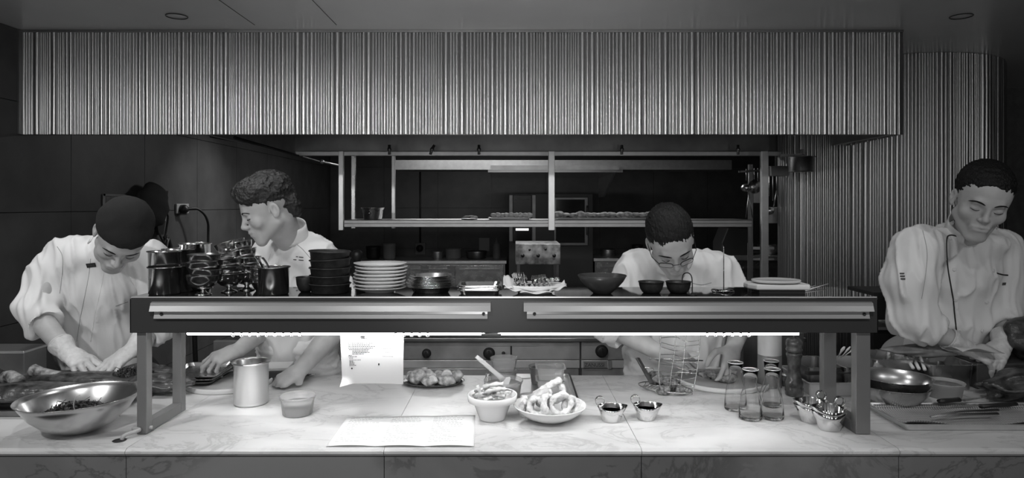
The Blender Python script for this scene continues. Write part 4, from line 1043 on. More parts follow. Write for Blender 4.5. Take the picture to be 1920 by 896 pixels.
part('wire_lid', m, WIRE, t)
a, b = P(1196, 672, 2.52), P(1222, 718, 2.36); part('handle', MB().tube([a, (a+b)/2, b], .009, 10, flat=.5), mat('dark_handle', .06, .4), t)
part('latch', MB().tube([P(px, py, 2.45) for px, py in ((1204, 694), (1210, 689), (1224, 690), (1226, 694), (1215, 699))], .002, 6, closed=True), WIRE, t)
CHAR = mat('charred_food', .2, .45, var=1.0, vscale=70, bump=.7, bscale=90)
for i, (px, py, r, lab) in enumerate(((1228, 714, (.024, .016, .014), 'charred piece of food at the handle end of the wire basket'), (1243, 722, (.03, .016, .015), 'long charred piece of food across the middle of the wire basket'), (1258, 731, (.022, .018, .015), 'charred piece of food right of the middle of the basket'), (1245, 740, (.018, .014, .013), 'charred piece of food at the front left of the basket'), (1275, 740, (.016, .013, .012), 'charred piece of food at the tip of the wire basket'), (1268, 722, (.02, .012, .012), 'charred piece of food at the right rim of the basket'))):
    p = Vector(C(px, py, .016)); p.z = CT+.018
    single('grilled_piece', lump(0, tuple(x*1.3 for x in r), 60+i, .3, M=rot(0, 0, -.6+.3*i)), CHAR, lab, 'grilled food', p, group='charred pieces in the wire basket')

# ------------------------------------------------------------------ right-hand station
def pan(name, lab, c, hx, hy, h, m=None, rz=0, r=.018, cat='pan', group=None):
    return single(name, tray_mb(hx, hy, h, r, .008, .0015, .008), m or STEEL, lab, cat, c, rz=rz, group=group)
PALE = mat('pale_grey_tray', .5, .35)
pan('deep_tray', 'pale shallow-sided tray holding steel pans behind the right gantry legs', (1.165, 2.385, CT+.0006), .155, .118, .046, PALE, cat='tray', r=.01)
tb = CT+.0032
pan('gastro_pan', 'dark steel insert pan at the left end of the pale tray', (1.075, 2.385, tb), .054, .085, .088, STEELD)
pan('gastro_pan', 'steel insert pan holding white spoons in the pale tray', (1.225, 2.40, tb), .072, .085, .085, STEEL)
for i, (px0, py0, px1, py1, lab) in enumerate(((1560, 672, 1541, 664, 'short white spoon handle leftmost in the steel insert pan'), (1572, 668, 1583, 650, 'broad white spoon second from left in the steel insert pan'), (1577, 670, 1594, 650, 'white spoon third from left in the steel insert pan'), (1582, 668, 1604, 652, 'rightmost white spoon in the steel insert pan'))):
    a, b = P(px0, py0, 2.40), P(px1, py1, 2.38); d = b-a
    m = MB().tube([a, a+d*.45, a+d*.75, b], [.004, .006, .011, .006], 10, flat=.35); solo('white_spoon', m, PLASTW, lab, 'spoon', a, group='white spoons in the insert pan')
# black knife on the pale tray edge
a, b = P(1512, 706, 2.22), P(1600, 702, 2.30)
solo('kitchen_knife', MB().bar(a+Vector((0, 0, .012)), a*.5+b*.5+Vector((0, 0, .01)), .016, .012).bar(a*.5+b*.5+Vector((0, 0, .01)), b+Vector((0, 0, .006)), .022, .002), BLACK, 'dark handled knife laid across the rim of the pale tray', 'knife', a, bevel=.003)
# deeper pans further right
pan('gastro_pan', 'rear left of the two deep steel pans beyond the right gantry leg', (1.365, 2.455, CT+.0006), .075, .080, .100, STEEL)
pan('gastro_pan', 'right of the two deep steel pans, tongs resting in it', (1.545, 2.43, CT+.0006), .080, .095, .090, STEEL)
for i in range(3):
    a, b = P(1712+i*11, 690+i*1.5, 2.34), P(1698+i*13, 668-(i == 2)*3, 2.44)
    solo('kitchen_tool', MB().tube([a, b], [.006, .0055], 8), PLASTW, ('left', 'middle', 'right')[i]+'most'*(i != 1)+' white utensil handle sticking out of the deep right pan', 'utensil', a, group='white handles in the deep pan')
TUBM = mat('cloudy_plastic', .7, .25, trans=.6, ior=1.2)
for px, py, r, h, lab, fl in ((1663, 716, .070, .045, 'clear tub behind the right mixing bowl, farthest back', mat('dull_cream', .3, .4)), (1697, 735, .072, .048, 'clear tub just behind the rim of the right mixing bowl', mat('dull_cream', .3, .4)), (1770, 743, .066, .050, 'round tub standing right of the right mixing bowl', mat('speckled_relish', .2, .5, var=.6, vscale=90))):
    tub(px, py, r*.95, h, lab, fl, m_=TUBM, fill=.8)
# sheet tray with perforated liner
t = thing('sheet_tray', 'wide pale sheet tray with patterned liner at the far right of the counter', 'tray', (1.53, 2.02, CT+.0006))
obj('tray', tray_mb(.40, .105, .020, .012, .008, .0015, .010), STEELL, t)
lm = bpy.data.materials.new('woven_liner'); lm.use_nodes = True; nt = lm.node_tree; b = nt.nodes['Principled BSDF']
ck = nt.nodes.new('ShaderNodeTexChecker'); ck.inputs['Scale'].default_value = 190; ck.inputs['Color1'].default_value = (.55, .55, .55, 1); ck.inputs['Color2'].default_value = (.1, .1, .1, 1)
tcn = nt.nodes.new('ShaderNodeTexCoord'); mpn = nt.nodes.new('ShaderNodeMapping'); mpn.inputs['Rotation'].default_value = (0, 0, .785); nt.links.new(tcn.outputs['Object'], mpn.inputs['Vector']); nt.links.new(mpn.outputs['Vector'], ck.inputs['Vector']); nt.links.new(ck.outputs['Color'], b.inputs['Base Color'])
def lf(u, v): return (-.385+.77*u, -.095+.19*v, .006+.010*max(0, math.sin(u*14+1))*(1-v)**3+.012*abs(2*v-1)**6)
obj('liner', MB().grid(lf, 60, 12), lm, t, solid=.0006)
# mixing bowl at right
p = Vector(C(1676, 762)); 
m = MB().lathe(cup_prof([(.045, 0), (.05, .002), (.078, .018), (.098, .042), (.108, .066), (.112, .067)], .0012), 64)
p.z = CT+.0006; p.x = 1.245; p.y = 2.175
single('mixing_bowl', m, STEEL, 'lower of two nested steel mixing bowls right of the gantry', 'bowl', p)
single('mixing_bowl', m, STEEL, 'upper of two nested steel mixing bowls right of the gantry', 'bowl', p+Vector((.004, 0, .026)))
# knives and tongs on the sheet tray
def knife(a, b, lab, wd=.02):
    a, b = Vector(a), Vector(b); d = b-a
    t = thing('kitchen_knife', lab, 'knife', a)
    k = a+d*.42
    part('handle', MB().tube([a, a+d*.1, a+d*.3, k], [.008, .011, .009, .010], 10, flat=.7), BLACK, t)
    z = Vector((0, 0, 1)); s = d.cross(z).normalized()*wd
    part('blade', MB().add([k, k+d*.45, b, k+s, k+z*.0015, k+d*.45+z*.0015, b+z*.001, k+s+z*.0015], [(0, 3, 2, 1), (4, 5, 6, 7), (0, 1, 5, 4), (1, 2, 6, 5), (2, 3, 7, 6), (3, 0, 4, 7)], False), STEEL, t)
knife(G(1905, 757, CT+.03), G(1745, 768, CT+.030), 'black handled knife pointing left on the sheet tray, nearest the front')
knife(G(1760, 752, CT+.034), G(1850, 745, CT+.034), 'black handled knife pointing right across the sheet tray')
a = G(1745, 781, CT+.027)
t = thing('tongs', 'dark tongs lying on the patterned liner before the knives', 'tongs', a)
part('arm', MB().tube([a, G(1800, 776, CT+.027), G(1870, 775, CT+.027)], [.004, .005, .008], 8, flat=.5), STEELD, t)
part('arm', MB().tube([a, G(1800, 771, CT+.027), G(1870, 768, CT+.027)], [.004, .005, .008], 8, flat=.5), STEELD, t)
# dark roast joints
MEAT = mat('dark_roast_meat', .05, .3, var=.95, vscale=24, bump=1.0, bscale=38)
FAT = mat('pale_bone', .26, .45, var=.8, vscale=50, bump=.8, bscale=60)
def meat(lab, c, r, seed, rz=0, bone=None, m=MEAT, name='roast_joint', cat='meat', amp=.28):
    c = Vector(c); t = thing(name, lab, cat, (c.x, c.y, c.z-r[2]*.8))
    part('meat', lump(0, r, seed, amp, M=rot(0, 0, rz), seg=32, rings=20) if 0 else _sh(lump(0, r, seed, amp, M=rot(0, 0, rz), seg=32, rings=20), c), m, t)
    if bone:
        pts, rad = bone; part('bone', MB().tube(spline(pts, 4), [rad*(1+.35*abs(k/ (4*(len(pts)-1))-.5)) for k in range(4*(len(pts)-1)+1)], 10), FAT, t)
    return t
def _sh(mb, c): mb.v = [tuple(Vector(p)+Vector(c)) for p in mb.v]; return mb
meat('large dark roast joint at the far right edge, in front of the gloved chef', (1.72, 2.24, CT+.047), (.17, .09, .050), 3, .25)
meat('long grey slab of meat beside the gloved hands of the right chef', (1.50, 2.45, CT+.116), (.115, .05, .020), 4, -.1, m=mat('wrapped_grey_meat', .22, .35, var=.35, vscale=18, bump=.5))
meat('upright dark roast joint at the right edge behind the large one', (1.88, 2.40, CT+.165), (.095, .07, .075), 5, .3)
# papers / cloth under hands
m = MB().grid(lambda u, v: (1.555+.16*u-.03*v, 2.30+.07*v+.02*u, CT+.145+.01*math.sin(u*5+v*3)), 12, 8); single('paper_strip', m, mat('dull_paper', .5, .8), 'crumpled pale paper strip under the right chef gloved fingers', 'paper', (0, 0, 0), solid=.0008)
m = MB().box((1.645, 2.36, CT+.0006), (1.98, 2.54, CT+.09)); single('carving_block', m, mat('dark_block', .07, .5, var=.3), 'dark carving block at the right end of the counter', 'chopping board', (0, 0, 0), bevel=.004)
# dark shelf unit behind the right chef left side
t = thing('side_trolley', 'dark trolley with steel rail standing beside the right chef', 'trolley', (1.54, 3.18, 0))
part('body', MB().box((1.66, 3.06, .0), (1.86, 3.3, 1.03)).box((1.66, 3.06, 1.075), (1.86, 3.3, 1.20)), mat('trolley_black', .03, .5), t)
part('rail', MB().box((1.65, 3.05, 1.03), (1.87, 3.31, 1.042)).box((1.66, 3.06, 1.042), (1.68, 3.08, 1.075)).box((1.84, 3.06, 1.042), (1.86, 3.08, 1.075)), STEELL, t)

# ------------------------------------------------------------------ left-hand station
t = thing('sheet_tray', 'long dark sheet tray of roasted meat at the left end of the counter', 'tray', (-1.66, 2.19, CT+.0006))
obj('tray', tray_mb(.42, .15, .020, .012, .010, .0015, .010), STEELD, t)
mz = CT+.03
meat('long roasted rib joint with a pale bone end pointing left under the gloved hand', (-1.50, 2.31, mz+.020), (.20, .055, .026), 11, -.12, ([P(62, 694, 2.33), P(80, 700, 2.32), P(110, 708, 2.31)], .019))
meat('dark slab of roasted meat lying at the front of the left tray', (-1.60, 2.16, mz+.012), (.24, .065, .028), 12, .10)
meat('small roasted shank with round bone end at the far left edge', (-1.79, 2.25, mz+.035), (.085, .05, .040), 13, .2, ([P(12, 708, 2.24), P(22, 706, 2.22), P(34, 716, 2.2)], .020))
meat('dark charred lump of meat held under the left chef far glove', (-1.30, 2.385, mz+.022), (.09, .04, .034), 14, .2)
meat('charred meat chunk between the big steel bowl and the left chef hands', (-1.22, 2.29, mz+.012), (.12, .05, .026), 15, -.1)
meat('pale scrap of fat on the meat at the far left', (-1.845, 2.20, mz+.035), (.03, .014, .008), 16, .1, m=FAT, cat='fat')
# parsley scraps near the far glove
o = obj('herb_leaves', leaves(240, .065, .022, 9, GREEN, .006), GREEN, None); o.location = (-1.325, 2.335, mz+.032); tag(o, 'dark green herb scraps on the meat beside the left chef far glove', 'herbs', kind='stuff')
# steel box at the far left
t = thing('steel_box', 'low steel box with bright front rim behind the meat at the far left', 'box', (-1.88, 2.52, CT+.0006))
part('box_body', MB().box((-2.02, 2.46, CT+.0006), (-1.80, 2.58, CT+.105)), STEELD, t, bevel=.003)
part('rim', MB().box((-2.02, 2.452, CT+.105), (-1.795, 2.585, CT+.114)), STEELL, t, bevel=.002)
# stack of dark trays seen through the left leg frame
for i in range(4):
    pan('baking_tray', ('bottom', 'second', 'third', 'topmost')[i]+' dark tray of the stack seen through the left gantry leg frame', (-1.165+.004*i, 2.47, CT+.0006+.0105*i), .085, .11, .011, STEELD if i < 2 else STEEL, rz=.03*i, cat='tray', group='dark trays behind the left legs')
single('dark_board', MB().box((-.10, -.05, 0), (.10, .05, .022)), mat('slate_board', .06, .5), 'dark thick board behind the left round board, beside the gantry leg', 'board', (-.865, 2.50+.0, CT+.0175), rz=.1, bevel=.002)
single('pale_board', MB().box((-.05, -.05, 0), (.07, .05, .012)), PALE, 'small pale board resting on the dark one beside the left gantry leg', 'board', (-.90, 2.50, CT+.040), rz=.1, bevel=.002)

# ------------------------------------------------------------------ left wall fittings (the wall runs towards the back)
XW = -2.424
def W(px, py): Y = XW*F/(px-960); return Vector((XW, Y, EYE-(py-HZ)/F*Y))
def wplate(px0, px1, py0, py1, d, m, name, lab, cat):
    a, b = W(px0, py0), W(px1, py1); cy = EYE
    z0 = W((px0+px1)/2, py1).z; z1 = W((px0+px1)/2, py0).z
    t = thing(name, lab, cat, (XW, (a.y+b.y)/2, (z0+z1)/2)); part('plate', MB().box((XW, a.y, z0), (XW+d, b.y, z1)), m, t, bevel=.003); return t, a.y, b.y, z0, z1
OFFW = mat('offwhite_plate', .42, .45)
t, y0, y1, z0, z1 = wplate(192, 236, 364, 420, .006, mat('notice_backing', .14, .5, var=.5, vscale=40), 'framed_notice', 'pale framed notice on the left wall behind the capped chef', 'notice')
part('frame', MB().box((XW+.006, y0, z1-.012), (XW+.011, y1, z1)).box((XW+.006, y0, z0), (XW+.011, y0+.012, z1)).box((XW+.006, y1-.012, z0), (XW+.011, y1, z1)).box((XW+.006, y0, z0), (XW+.011, y1, z0+.012)), mat('frame_grey', .25, .5), t)
t, y0, y1, z0, z1 = wplate(295, 308, 384, 415, .012, OFFW, 'wall_socket', 'narrow pale socket with a looped cord on the left wall', 'socket')
cy = (y0+y1)/2; zc = (z0+z1)/2
part('cord', MB().tube(spline([(XW+.02, cy, zc+.02), (XW+.05, cy, zc-.02), (XW+.04, cy-.02, zc-.16), (XW+.05, cy-.04, zc-.22), (XW+.03, cy-.1, zc-.1), (XW+.02, cy-.09, zc+.0)], 6), .007, 8), BLACK, t)
part('cord_bundle', MB().tube(spline([(XW+.04, cy-.02, zc-.16), (XW+.05, cy+.03, zc-.24), (XW+.05, cy-.02, zc-.34), (XW+.06, cy-.06, zc-.26), (XW+.05, cy, zc-.18), (XW+.05, cy+.02, zc-.3), (XW+.05, cy-.04, zc-.32), (XW+.05, cy-.03, zc-.17)], 6), .016, 8), BLACK, t)
t, y0, y1, z0, z1 = wplate(328, 351, 382, 400, .014, OFFW, 'wall_socket', 'pale double socket with a round black plug on the left wall above the pots', 'socket')
cy = y1-.12; zc = (z0+z1)/2-.005
part('plug', MB().lathe([(.032, 0), (.034, .03), (.02, .05), (0, .052)], 20, M=rot(0, math.pi/2, 0, (XW+.013, cy, zc))), BLACK, t)
part('cord', MB().tube(spline([(XW+.055, cy, zc), (XW+.10, cy+.08, zc-.0), (XW+.13, cy+.16, zc-.08), (XW+.12, cy+.20, zc-.25), (XW+.11, cy+.20, zc-.9)], 8), .009, 8), BLACK, t)
# black cap and folder hanging on the wall
a = W(272, 362); b = W(292, 420)
t = thing('hanging_bag', 'black padded bag hanging on the left wall beside the capped chef', 'bag', (XW, a.y, b.z))
def bag(p): return 1+.06*math.sin(9*p.z+4*p.y)
part('bag', _sh(MB().ball((0, 0, 0), (.05, .19, .15), 24, 16, fn=bag), (XW+.06, a.y-.02, W(272, 380).z-.02)), mat('matt_black', .012, .8), t)
part('flap', MB().prism([(-.02, .10), (.20, .10), (.14, -.2), (.08, -.2)], 0, .02, M=Matrix(((0, 1, 0, XW+.02), (1, 0, 0, a.y+.02), (0, 0, 1, W(280, 385).z), (0, 0, 0, 1)))), mat('matt_black', .012, .8), t)
# wall conduit lower left seen through the gantry
a = P(362, 640, 3.2); solo('hanging_hose', MB().tube(spline([(a.x, 3.2, 1.15), (a.x+.01, 3.2, .9), (a.x+.02, 3.2, .6), (a.x, 3.2, .1)], 5), .012, 8), BLACK, 'black hose hanging down behind the left gantry legs', 'hose', (a.x, 3.2, .1))

# ------------------------------------------------------------------ on the hanging shelf
szt = EYE-(412-HZ)/F*4.2
p = Vector((sx(699, 4.33), 4.33, szt+.001)); t = thing('saucepan', 'small steel saucepan at the left end of the hanging shelf, handle towards the viewer', 'saucepan', p)
obj('pan', MB().lathe(cup_prof([(.055, 0), (.058, .003), (.066, .058), (.074, .072), (.076, .074)], .0015), 44), STEEL, t)
obj('handle', MB().tube([(0, -.06, .045), (.0, -.10, .05), (.005, -.135, .04)], [.007, .009, .012], 10, flat=.6), STEELB, t)
BUN = mat('bread_bun', .5, .6, var=.35, vscale=25, bump=.3)
fbr = mat('folded_white_cloth', .55, .9, bump=.3)
t = thing('serving_tray', 'thin tray of pale rolls on the middle of the hanging shelf', 'tray', (sx(955, 4.35), 4.35, szt+.001)); obj('tray', tray_mb(.13, .1, .010, .01, .005), STEELL, t)
rr = random.Random(6)
k = 0
for i in range(9):
    px = 925+i*8.5
    single('bread_roll', lump(0, (.019, .03, .016), 90+i, .2), BUN, 'small pale roll in the row on the middle tray of the hanging shelf', 'roll', (sx(px, 4.3), 4.3, szt+.028), rz=rr.uniform(-.5, .5), group='pale rolls on the middle tray')
t = thing('serving_tray', 'long thin tray of flat loaves on the right half of the hanging shelf', 'tray', (sx(1138, 4.35), 4.35, szt+.001)); obj('tray', tray_mb(.33, .11, .008, .01, .005), STEELL, t)
for i in range(14):
    px = 1046+i*14.5
    single('flat_loaf', lump(0, (.036, .045, .014+.006*(i % 3 == 0)), 120+i, .25), mat('floured_loaf', .5, .6, var=.6, vscale=30), 'pale torn flat loaf on the long tray of the hanging shelf', 'bread', (sx(px, 4.29), 4.29, szt+.031), rz=rr.uniform(-.6, .6), group='flat loaves on the long tray')
m = MB()
for i in range(6): m.ball((rr.uniform(-.04, .04), rr.uniform(-.03, .03), .010+rr.uniform(0, .012)), (.02, .014, .005), 10, 6)
t = thing('small_platter', 'small flat platter of scraps left of the rolls on the hanging shelf', 'platter', (sx(880, 4.3), 4.3, szt+.001)); obj('plate', MB().lathe([(0, 0), (.05, 0), (.056, .006), (.05, .004), (0, .003)], 28), STEELD, t); obj('scraps', m, BUN, t)
# ------------------------------------------------------------------ utensil rack on the right
UY = 4.55
t = thing('utensil_rack', 'steel utensil rack frame beside the ribbed column', 'rack', (sx(1425, UY), UY, 0))
part('post', MB().box((sx(1403, 4.9), 4.88, 0), (sx(1410, 4.9), 4.91, 1.9)), STEELD, t)
part('post', MB().box((sx(1404, 5.3), 5.3, 0), (sx(1412, 5.3), 5.33, 1.3)), STEELL, t)
part('shelf_rail', MB().box((sx(1404, 5.3), 5.28, EYE-.066*5.3), (sx(1450, 5.3), 5.31, EYE-.062*5.3)).box((sx(1404, 5.3), 5.28, EYE-.082*5.3), (sx(1450, 5.3), 5.31, EYE-.079*5.3)), STEELL, t)
part('hook_rail', MB().bar((sx(1385, UY), UY, P(0, 322, UY).z), (sx(1470, UY), UY, P(0, 316, UY).z), .012, .012), STEELD, t)
def hang(px, py0, py1, kind, lab, Y=UY, m_=STEEL):
    a, b = P(px, py0, Y), P(px, py1, Y); o = thing('hanging_'+kind, lab, kind, a)
    part('handle', MB().tube([a+Vector((0, 0, .004)), a*.4+b*.6], [.004, .006], 8, flat=.5), m_, o)
    if kind == 'ladle': part('ladle_bowl', _sh(MB().ball((0, 0, 0), (.035, .035, .028), 16, 10), b), m_, o)
    elif kind == 'spatula': part('blade', MB().box((b.x-.03, b.y-.002, b.z-.03), (b.x+.03, b.y+.002, b.z+.08)), m_, o)
    elif kind == 'skimmer': part('disc', MB().lathe([(0, 0), (.045, .006), (.047, .008), (0, .004)], 20, M=rot(math.pi/2, 0, 0, b)), m_, o)
    elif kind == 'tongs': part('tong_arm', MB().tube([a*.5+b*.5, b+Vector((.025, 0, 0))], [.006, .009], 8, flat=.4), m_, o); part('tong_arm', MB().tube([a*.5+b*.5, b-Vector((.02, 0, 0))], [.006, .009], 8, flat=.4), m_, o)
hang(1399, 318, 352, 'ladle', 'leftmost hanging ladle on the utensil rack'); hang(1404, 318, 408, 'tongs', 'long hanging tongs at the left of the utensil rack', m_=STEELD)
hang(1414, 316, 350, 'skimmer', 'hanging skimmer with the pale disc on the utensil rack'); hang(1421, 316, 372, 'spatula', 'dark hanging spatula left of the thick post', m_=STEELD)
hang(1442, 326, 395, 'ladle', 'low hanging ladle with a bright bowl right of the thick post'); hang(1449, 326, 410, 'spatula', 'dark slotted spatula nearest the ribbed column', m_=STEELD); hang(1456, 326, 388, 'tongs', 'thin tongs hanging rightmost on the utensil rack', m_=STEELD)
# pots hung under the hood at right, dark lamp
p = P(1503, 322, 4.0); t = thing('hanging_pot', 'steel pot hanging under the right end of the hood', 'pot', p)
obj('pot', MB().lathe([(0, 0), (.07, 0), (.073, .004), (.073, .085), (.080, .087), (.080, .09), (0, .09)], 40), STEELD, t); obj('hanger', MB().box((-.12, -.02, .09), (.02, .02, .105)).box((-.004, -.02, .1), (.004, .02, .135)), STEELD, t)
p = P(1455, 330, 4.3); t = thing('hanging_pan', 'dark square pan hanging between the thick post and the round pot', 'pan', p)
obj('pan', tray_mb(.07, .06, .06, .015, .006), STEELD, t); obj('hanger', MB().bar((0, 0, .06), (0, 0, .13), .01, .01).bar((-.07, 0, .06), (.07, 0, .06), .01, .01), STEELD, t)
# dark knife block shapes and colander beside
p = Vector((kx(1383, 6.5), 6.6, 1.1105)); t = thing('colander', 'small steel colander on the bench behind the utensils', 'colander', (sx(1452, 6.5), 6.62, 1.1105))
obj('colander', MB().lathe(cup_prof([(.05, 0), (.06, .01), (.10, .06), (.12, .10), (.13, .10)], .003), 30), STEEL, t)
single('dark_appliance', MB().prism([(-.16, 0), (.16, 0), (.16, .10), (.10, .25), (-.10, .27), (-.16, .12)], -.15, .15), mat('appliance_black', .03, .4), 'dark angular appliance on the bench left of the steel colander', 'appliance', (sx(1385, 6.55), 6.72, 1.1105), bevel=.01)
# plates beside the bespectacled chef on a low steel stand
t = thing('steel_stand', 'steel stand of pale saucers behind the kitchen scale', 'stand', (1.07, 2.98, 0))
part('stand_top', MB().box((.98, 2.85, 1.20), (1.28, 3.15, 1.215)), STEELL, t, bevel=.002)
part('stand_body', MB().box((1.0, 2.88, 0), (1.26, 3.13, 1.20)), STEELD, t)
for i in range(4):
    x = 1.03+.066*i; single('saucer', MB().lathe([(0, 0), (.02, 0), (.029, .004), (.03, .006), (.02, .003), (0, .002)], 28), WP, ('first', 'second', 'third', 'fourth')[i]+' pale saucer from the left on the steel stand behind the scale', 'saucer', (x, 2.93+.03*(i % 2), 1.2155), group='saucers behind the scale')
# kitchen bottle behind the plates
p = Vector((sx(665, 3.6), 3.75, .936)); t = thing('pump_bottle', 'tall dark bottle rising behind the plate stack', 'bottle', (sx(666, 3.8), 3.85, .936))
obj('bottle', MB().lathe([(0, 0), (.045, 0), (.047, .005), (.047, .24), (.02, .30), (.018, .34), (.024, .345), (.03, .36), (.032, .39), (.02, .405), (0, .41)], 28), BLACK, t)

# more containers along the far benches
crock(820, 8.45, .07, .10, .9205, STEELL, 'bright small steel tin on the far bench below the wall socket', 'tin', 'tin')
crock(730, 8.4, .08, .20, .9205, mat('mid_grey_plastic', .25, .4), 'tall grey canister at the left half of the far bench', 'canister', 'canister')
crock(1140, 8.5, .10, .09, .9505, STEELL, 'low steel bowl on the bench right of the ovens', 'bowl', 'bowl')
crock(1195, 8.5, .07, .15, .9505, BLACK, 'black canister on the bench right of the ovens', 'canister', 'canister')
for px, lab in ((796, 'pale label card hanging below the far bench edge on the left'), (846, 'pale label card hanging below the far bench edge on the right')):
    single('label_card', MB().box((-.05, -.004, -.07), (.05, 0, 0)), mat('card_grey', .3, .6), lab, 'card', (kx(px), Yk+.012, kz(499)))

# ------------------------------------------------------------------ the four chefs
from mathutils.bvhtree import BVHTree
class Rig:                                   # a field seen through a placing matrix
    def __init__(s, fld, M, sc=1.0): s.f = fld; s.M = M; s.s = sc; s.R = np.array(M.to_3x3())
    def p(s, q): return s.M @ (Vector(q)*s.s)
    def ell(s, c, r, k=.01, R=None, op='u'):
        R_ = s.R if R is None else s.R @ np.array(R.to_3x3())
        s.f.ell(s.p(c), [x*s.s for x in r], k*s.s, R=R_, op=op)
    def cap(s, a, b, ra, rb=None, k=.01, op='u', flat=None):
        fl = None if flat is None else (s.R @ np.array(flat[0], float), flat[1])
        s.f.cap(s.p(a), s.p(b), ra*s.s, (ra if rb is None else rb)*s.s, k*s.s, op, fl)
def headM(px, py, Y, yaw, pitch, roll): 
    M = Matrix.Rotation(roll, 4, 'Y') @ Matrix.Rotation(yaw, 4, 'Z') @ Matrix.Rotation(pitch, 4, 'X'); M.translation = P(px, py, Y); return M
def V3(x, f, u): return (x, -f, u)
def head_sdf(r, smile=0, jaw=1.0, nose=1.0):
    r.ell(V3(0, -.012, .045), (.073, .092, .076), .01)
    r.ell(V3(0, .028, .030), (.061, .060, .058), .03)
    r.ell(V3(0, .030, -.020), (.057*jaw, .056, .066), .03)
    for s in (-1, 1):
        r.cap(V3(s*.047*jaw, .002, -.052), V3(s*.016, .066, -.097), .019, .015, .028)
        r.ell(V3(s*.040, .058, -.026), (.022, .020, .020), .02)
    r.ell(V3(0, .070, -.098), (.021, .017, .016), .018)
    r.ell(V3(0, .078, -.062), (.027, .016, .022), .02)
    r.cap(V3(-.030, .082, .019), V3(.030, .082, .019), .0095, None, .016)
    r.cap(V3(0, .086, .012), V3(0, .104*nose, -.026), .0065, .0085, .012)
    r.ell(V3(0, .104*nose, -.029), (.0088, .0095, .0085), .006); r.cap(V3(0, .097*nose, -.034), V3(0, .089, -.050), .0065, .006, .008)
    for s in (-1, 1):
        r.ell(V3(s*.0105, .094*nose, -.0325), (.0070, .0095, .0065), .006)
        r.ell(V3(s*.031, .098, .001), (.019, .014, .0125), .010, op='d')
        r.ell(V3(s*.0305, .0735, .000), (.0150, .0125, .0115), .003)
    u = .004*smile
    r.cap(V3(-.021, .089, -.0575+u), V3(0, .0955, -.0550), .0036, .0045, .004); r.cap(V3(.021, .089, -.0575+u), V3(0, .0955, -.0550), .0036, .0045, .004)
    r.cap(V3(-.016, .088, -.0665), V3(.016, .088, -.0665), .0058, None, .005); r.ell(V3(0, .091, -.0668), (.012, .0065, .005), .004)
    r.cap(V3(-.024, .0945, -.0605+1.5*u), V3(0, .1015, -.0612), .0019, None, .002, op='d'); r.cap(V3(.024, .0945, -.0605+1.5*u), V3(0, .1015, -.0612), .0019, None, .002, op='d')
    for s in (-1, 1):
        E = Matrix.Rotation(-s*.35, 4, 'Z')
        r.ell(V3(s*.075, -.008, -.004), (.0060, .0160, .027), .005, R=E)
        r.ell(V3(s*.0855, -.003, .001), (.0120, .0100, .0170), .0010, R=E, op='d')
        r.ell(V3(s*.073, -.002, -.025), (.005, .008, .009), .005)
FING = [((.088, .028, .0), (.042, .026, .021), .0088), ((.093, .009, .001), (.047, .029, .022), .0090), ((.088, -.011, 0), (.043, .027, .021), .0086), ((.078, -.029, -.003), (.033, .020, .018), .0076)]
def hand(fld, M, side, curls, spread=(.12, .03, -.06, -.16), thumb=((.75, .55, -.35), (.95, .15, -.3), (.98, -.05, -.3)), grow=0.0, sc=1.0):
    q = lambda v: M @ Vector((v[0]*sc, v[1]*side*sc, v[2]*sc))
    R = np.array(M.to_3x3()); zz = R[:, 2]
    K = .010
    fld.cap(q((.0, .0, 0)), q((.03, .004, 0)), .0285*sc+grow, .031*sc+grow, K, flat=(zz, .68))
    fld.cap(q((.03, .014, 0)), q((.078, .022, 0)), .021*sc+grow, .0165*sc+grow, K, flat=(zz, .75))
    fld.cap(q((.03, .0, 0)), q((.082, .0, .001)), .023*sc+grow, .018*sc+grow, K, flat=(zz, .72))
    fld.cap(q((.03, -.014, 0)), q((.070, -.022, -.002)), .021*sc+grow, .0155*sc+grow, K, flat=(zz, .72))
    for i, (b, L, rr_) in enumerate(FING):
        p = Vector(b); a = 0; cu = curls[i] if hasattr(curls[0], '__len__') else curls
        rad = rr_
        fld.ell(q(b), [(.0098)*sc+grow]*3, .007)
        for j in range(3):
            a += cu[j]; d = Vector((math.cos(a)*math.cos(spread[i]), math.cos(a)*math.sin(spread[i]), -math.sin(a)))
            e = p+d*L[j]*(.98); fld.cap(q(p), q(e), rad*sc+grow, rad*.9*sc+grow, .0035); p = e; rad *= .9
    p = Vector((.022, .026, -.008)); rad = .0135
    for j, (d, l) in enumerate(zip(thumb, (.044, .034, .027))):
        e = p+Vector(d).normalized()*l; fld.cap(q(p), q(e), rad*sc+grow, rad*.86*sc+grow, (.012, .005, .004)[j]); p = e; rad *= .86
def handM(o, fwd, back):
    x = Vector(fwd).normalized(); z = Vector(back); z = (z-x*z.dot(x)).normalized(); y = z.cross(x)
    M = Matrix((x, y, z)).transposed().to_4x4(); M.translation = Vector(o); return M
def hairmesh(name, root, M, sc, prims, cuts, h=.0032, amp=.004, fs=60, seed=1, m=None, ridge=0, strand=1.0):
    c = M.translation; f = Field(c-Vector((.17, .17, .17)), c+Vector((.17, .17, .17)), h); r = Rig(f, M, sc)
    for p in prims: r.ell(V3(*p[0]), p[1], p[2] if len(p) > 2 else .02)
    for p in cuts:
        r.ell(V3(*p[0]), p[1], p[2] if len(p) > 2 else .004, op='d')
    V, Q = f.mesh(1); N = normals(V, Q); Vl = (V-np.array(c)) @ r.R
    w_ = wob(Vl*np.array((1, strand, strand)), fs, seed, 4)
    if ridge: w_ = 1-2*np.abs(np.sin(w_*2.2))
    V = V+N*(w_*amp)[:, None]
    return raw(name, V, Q, m or HAIR, root, tuple(root.location))
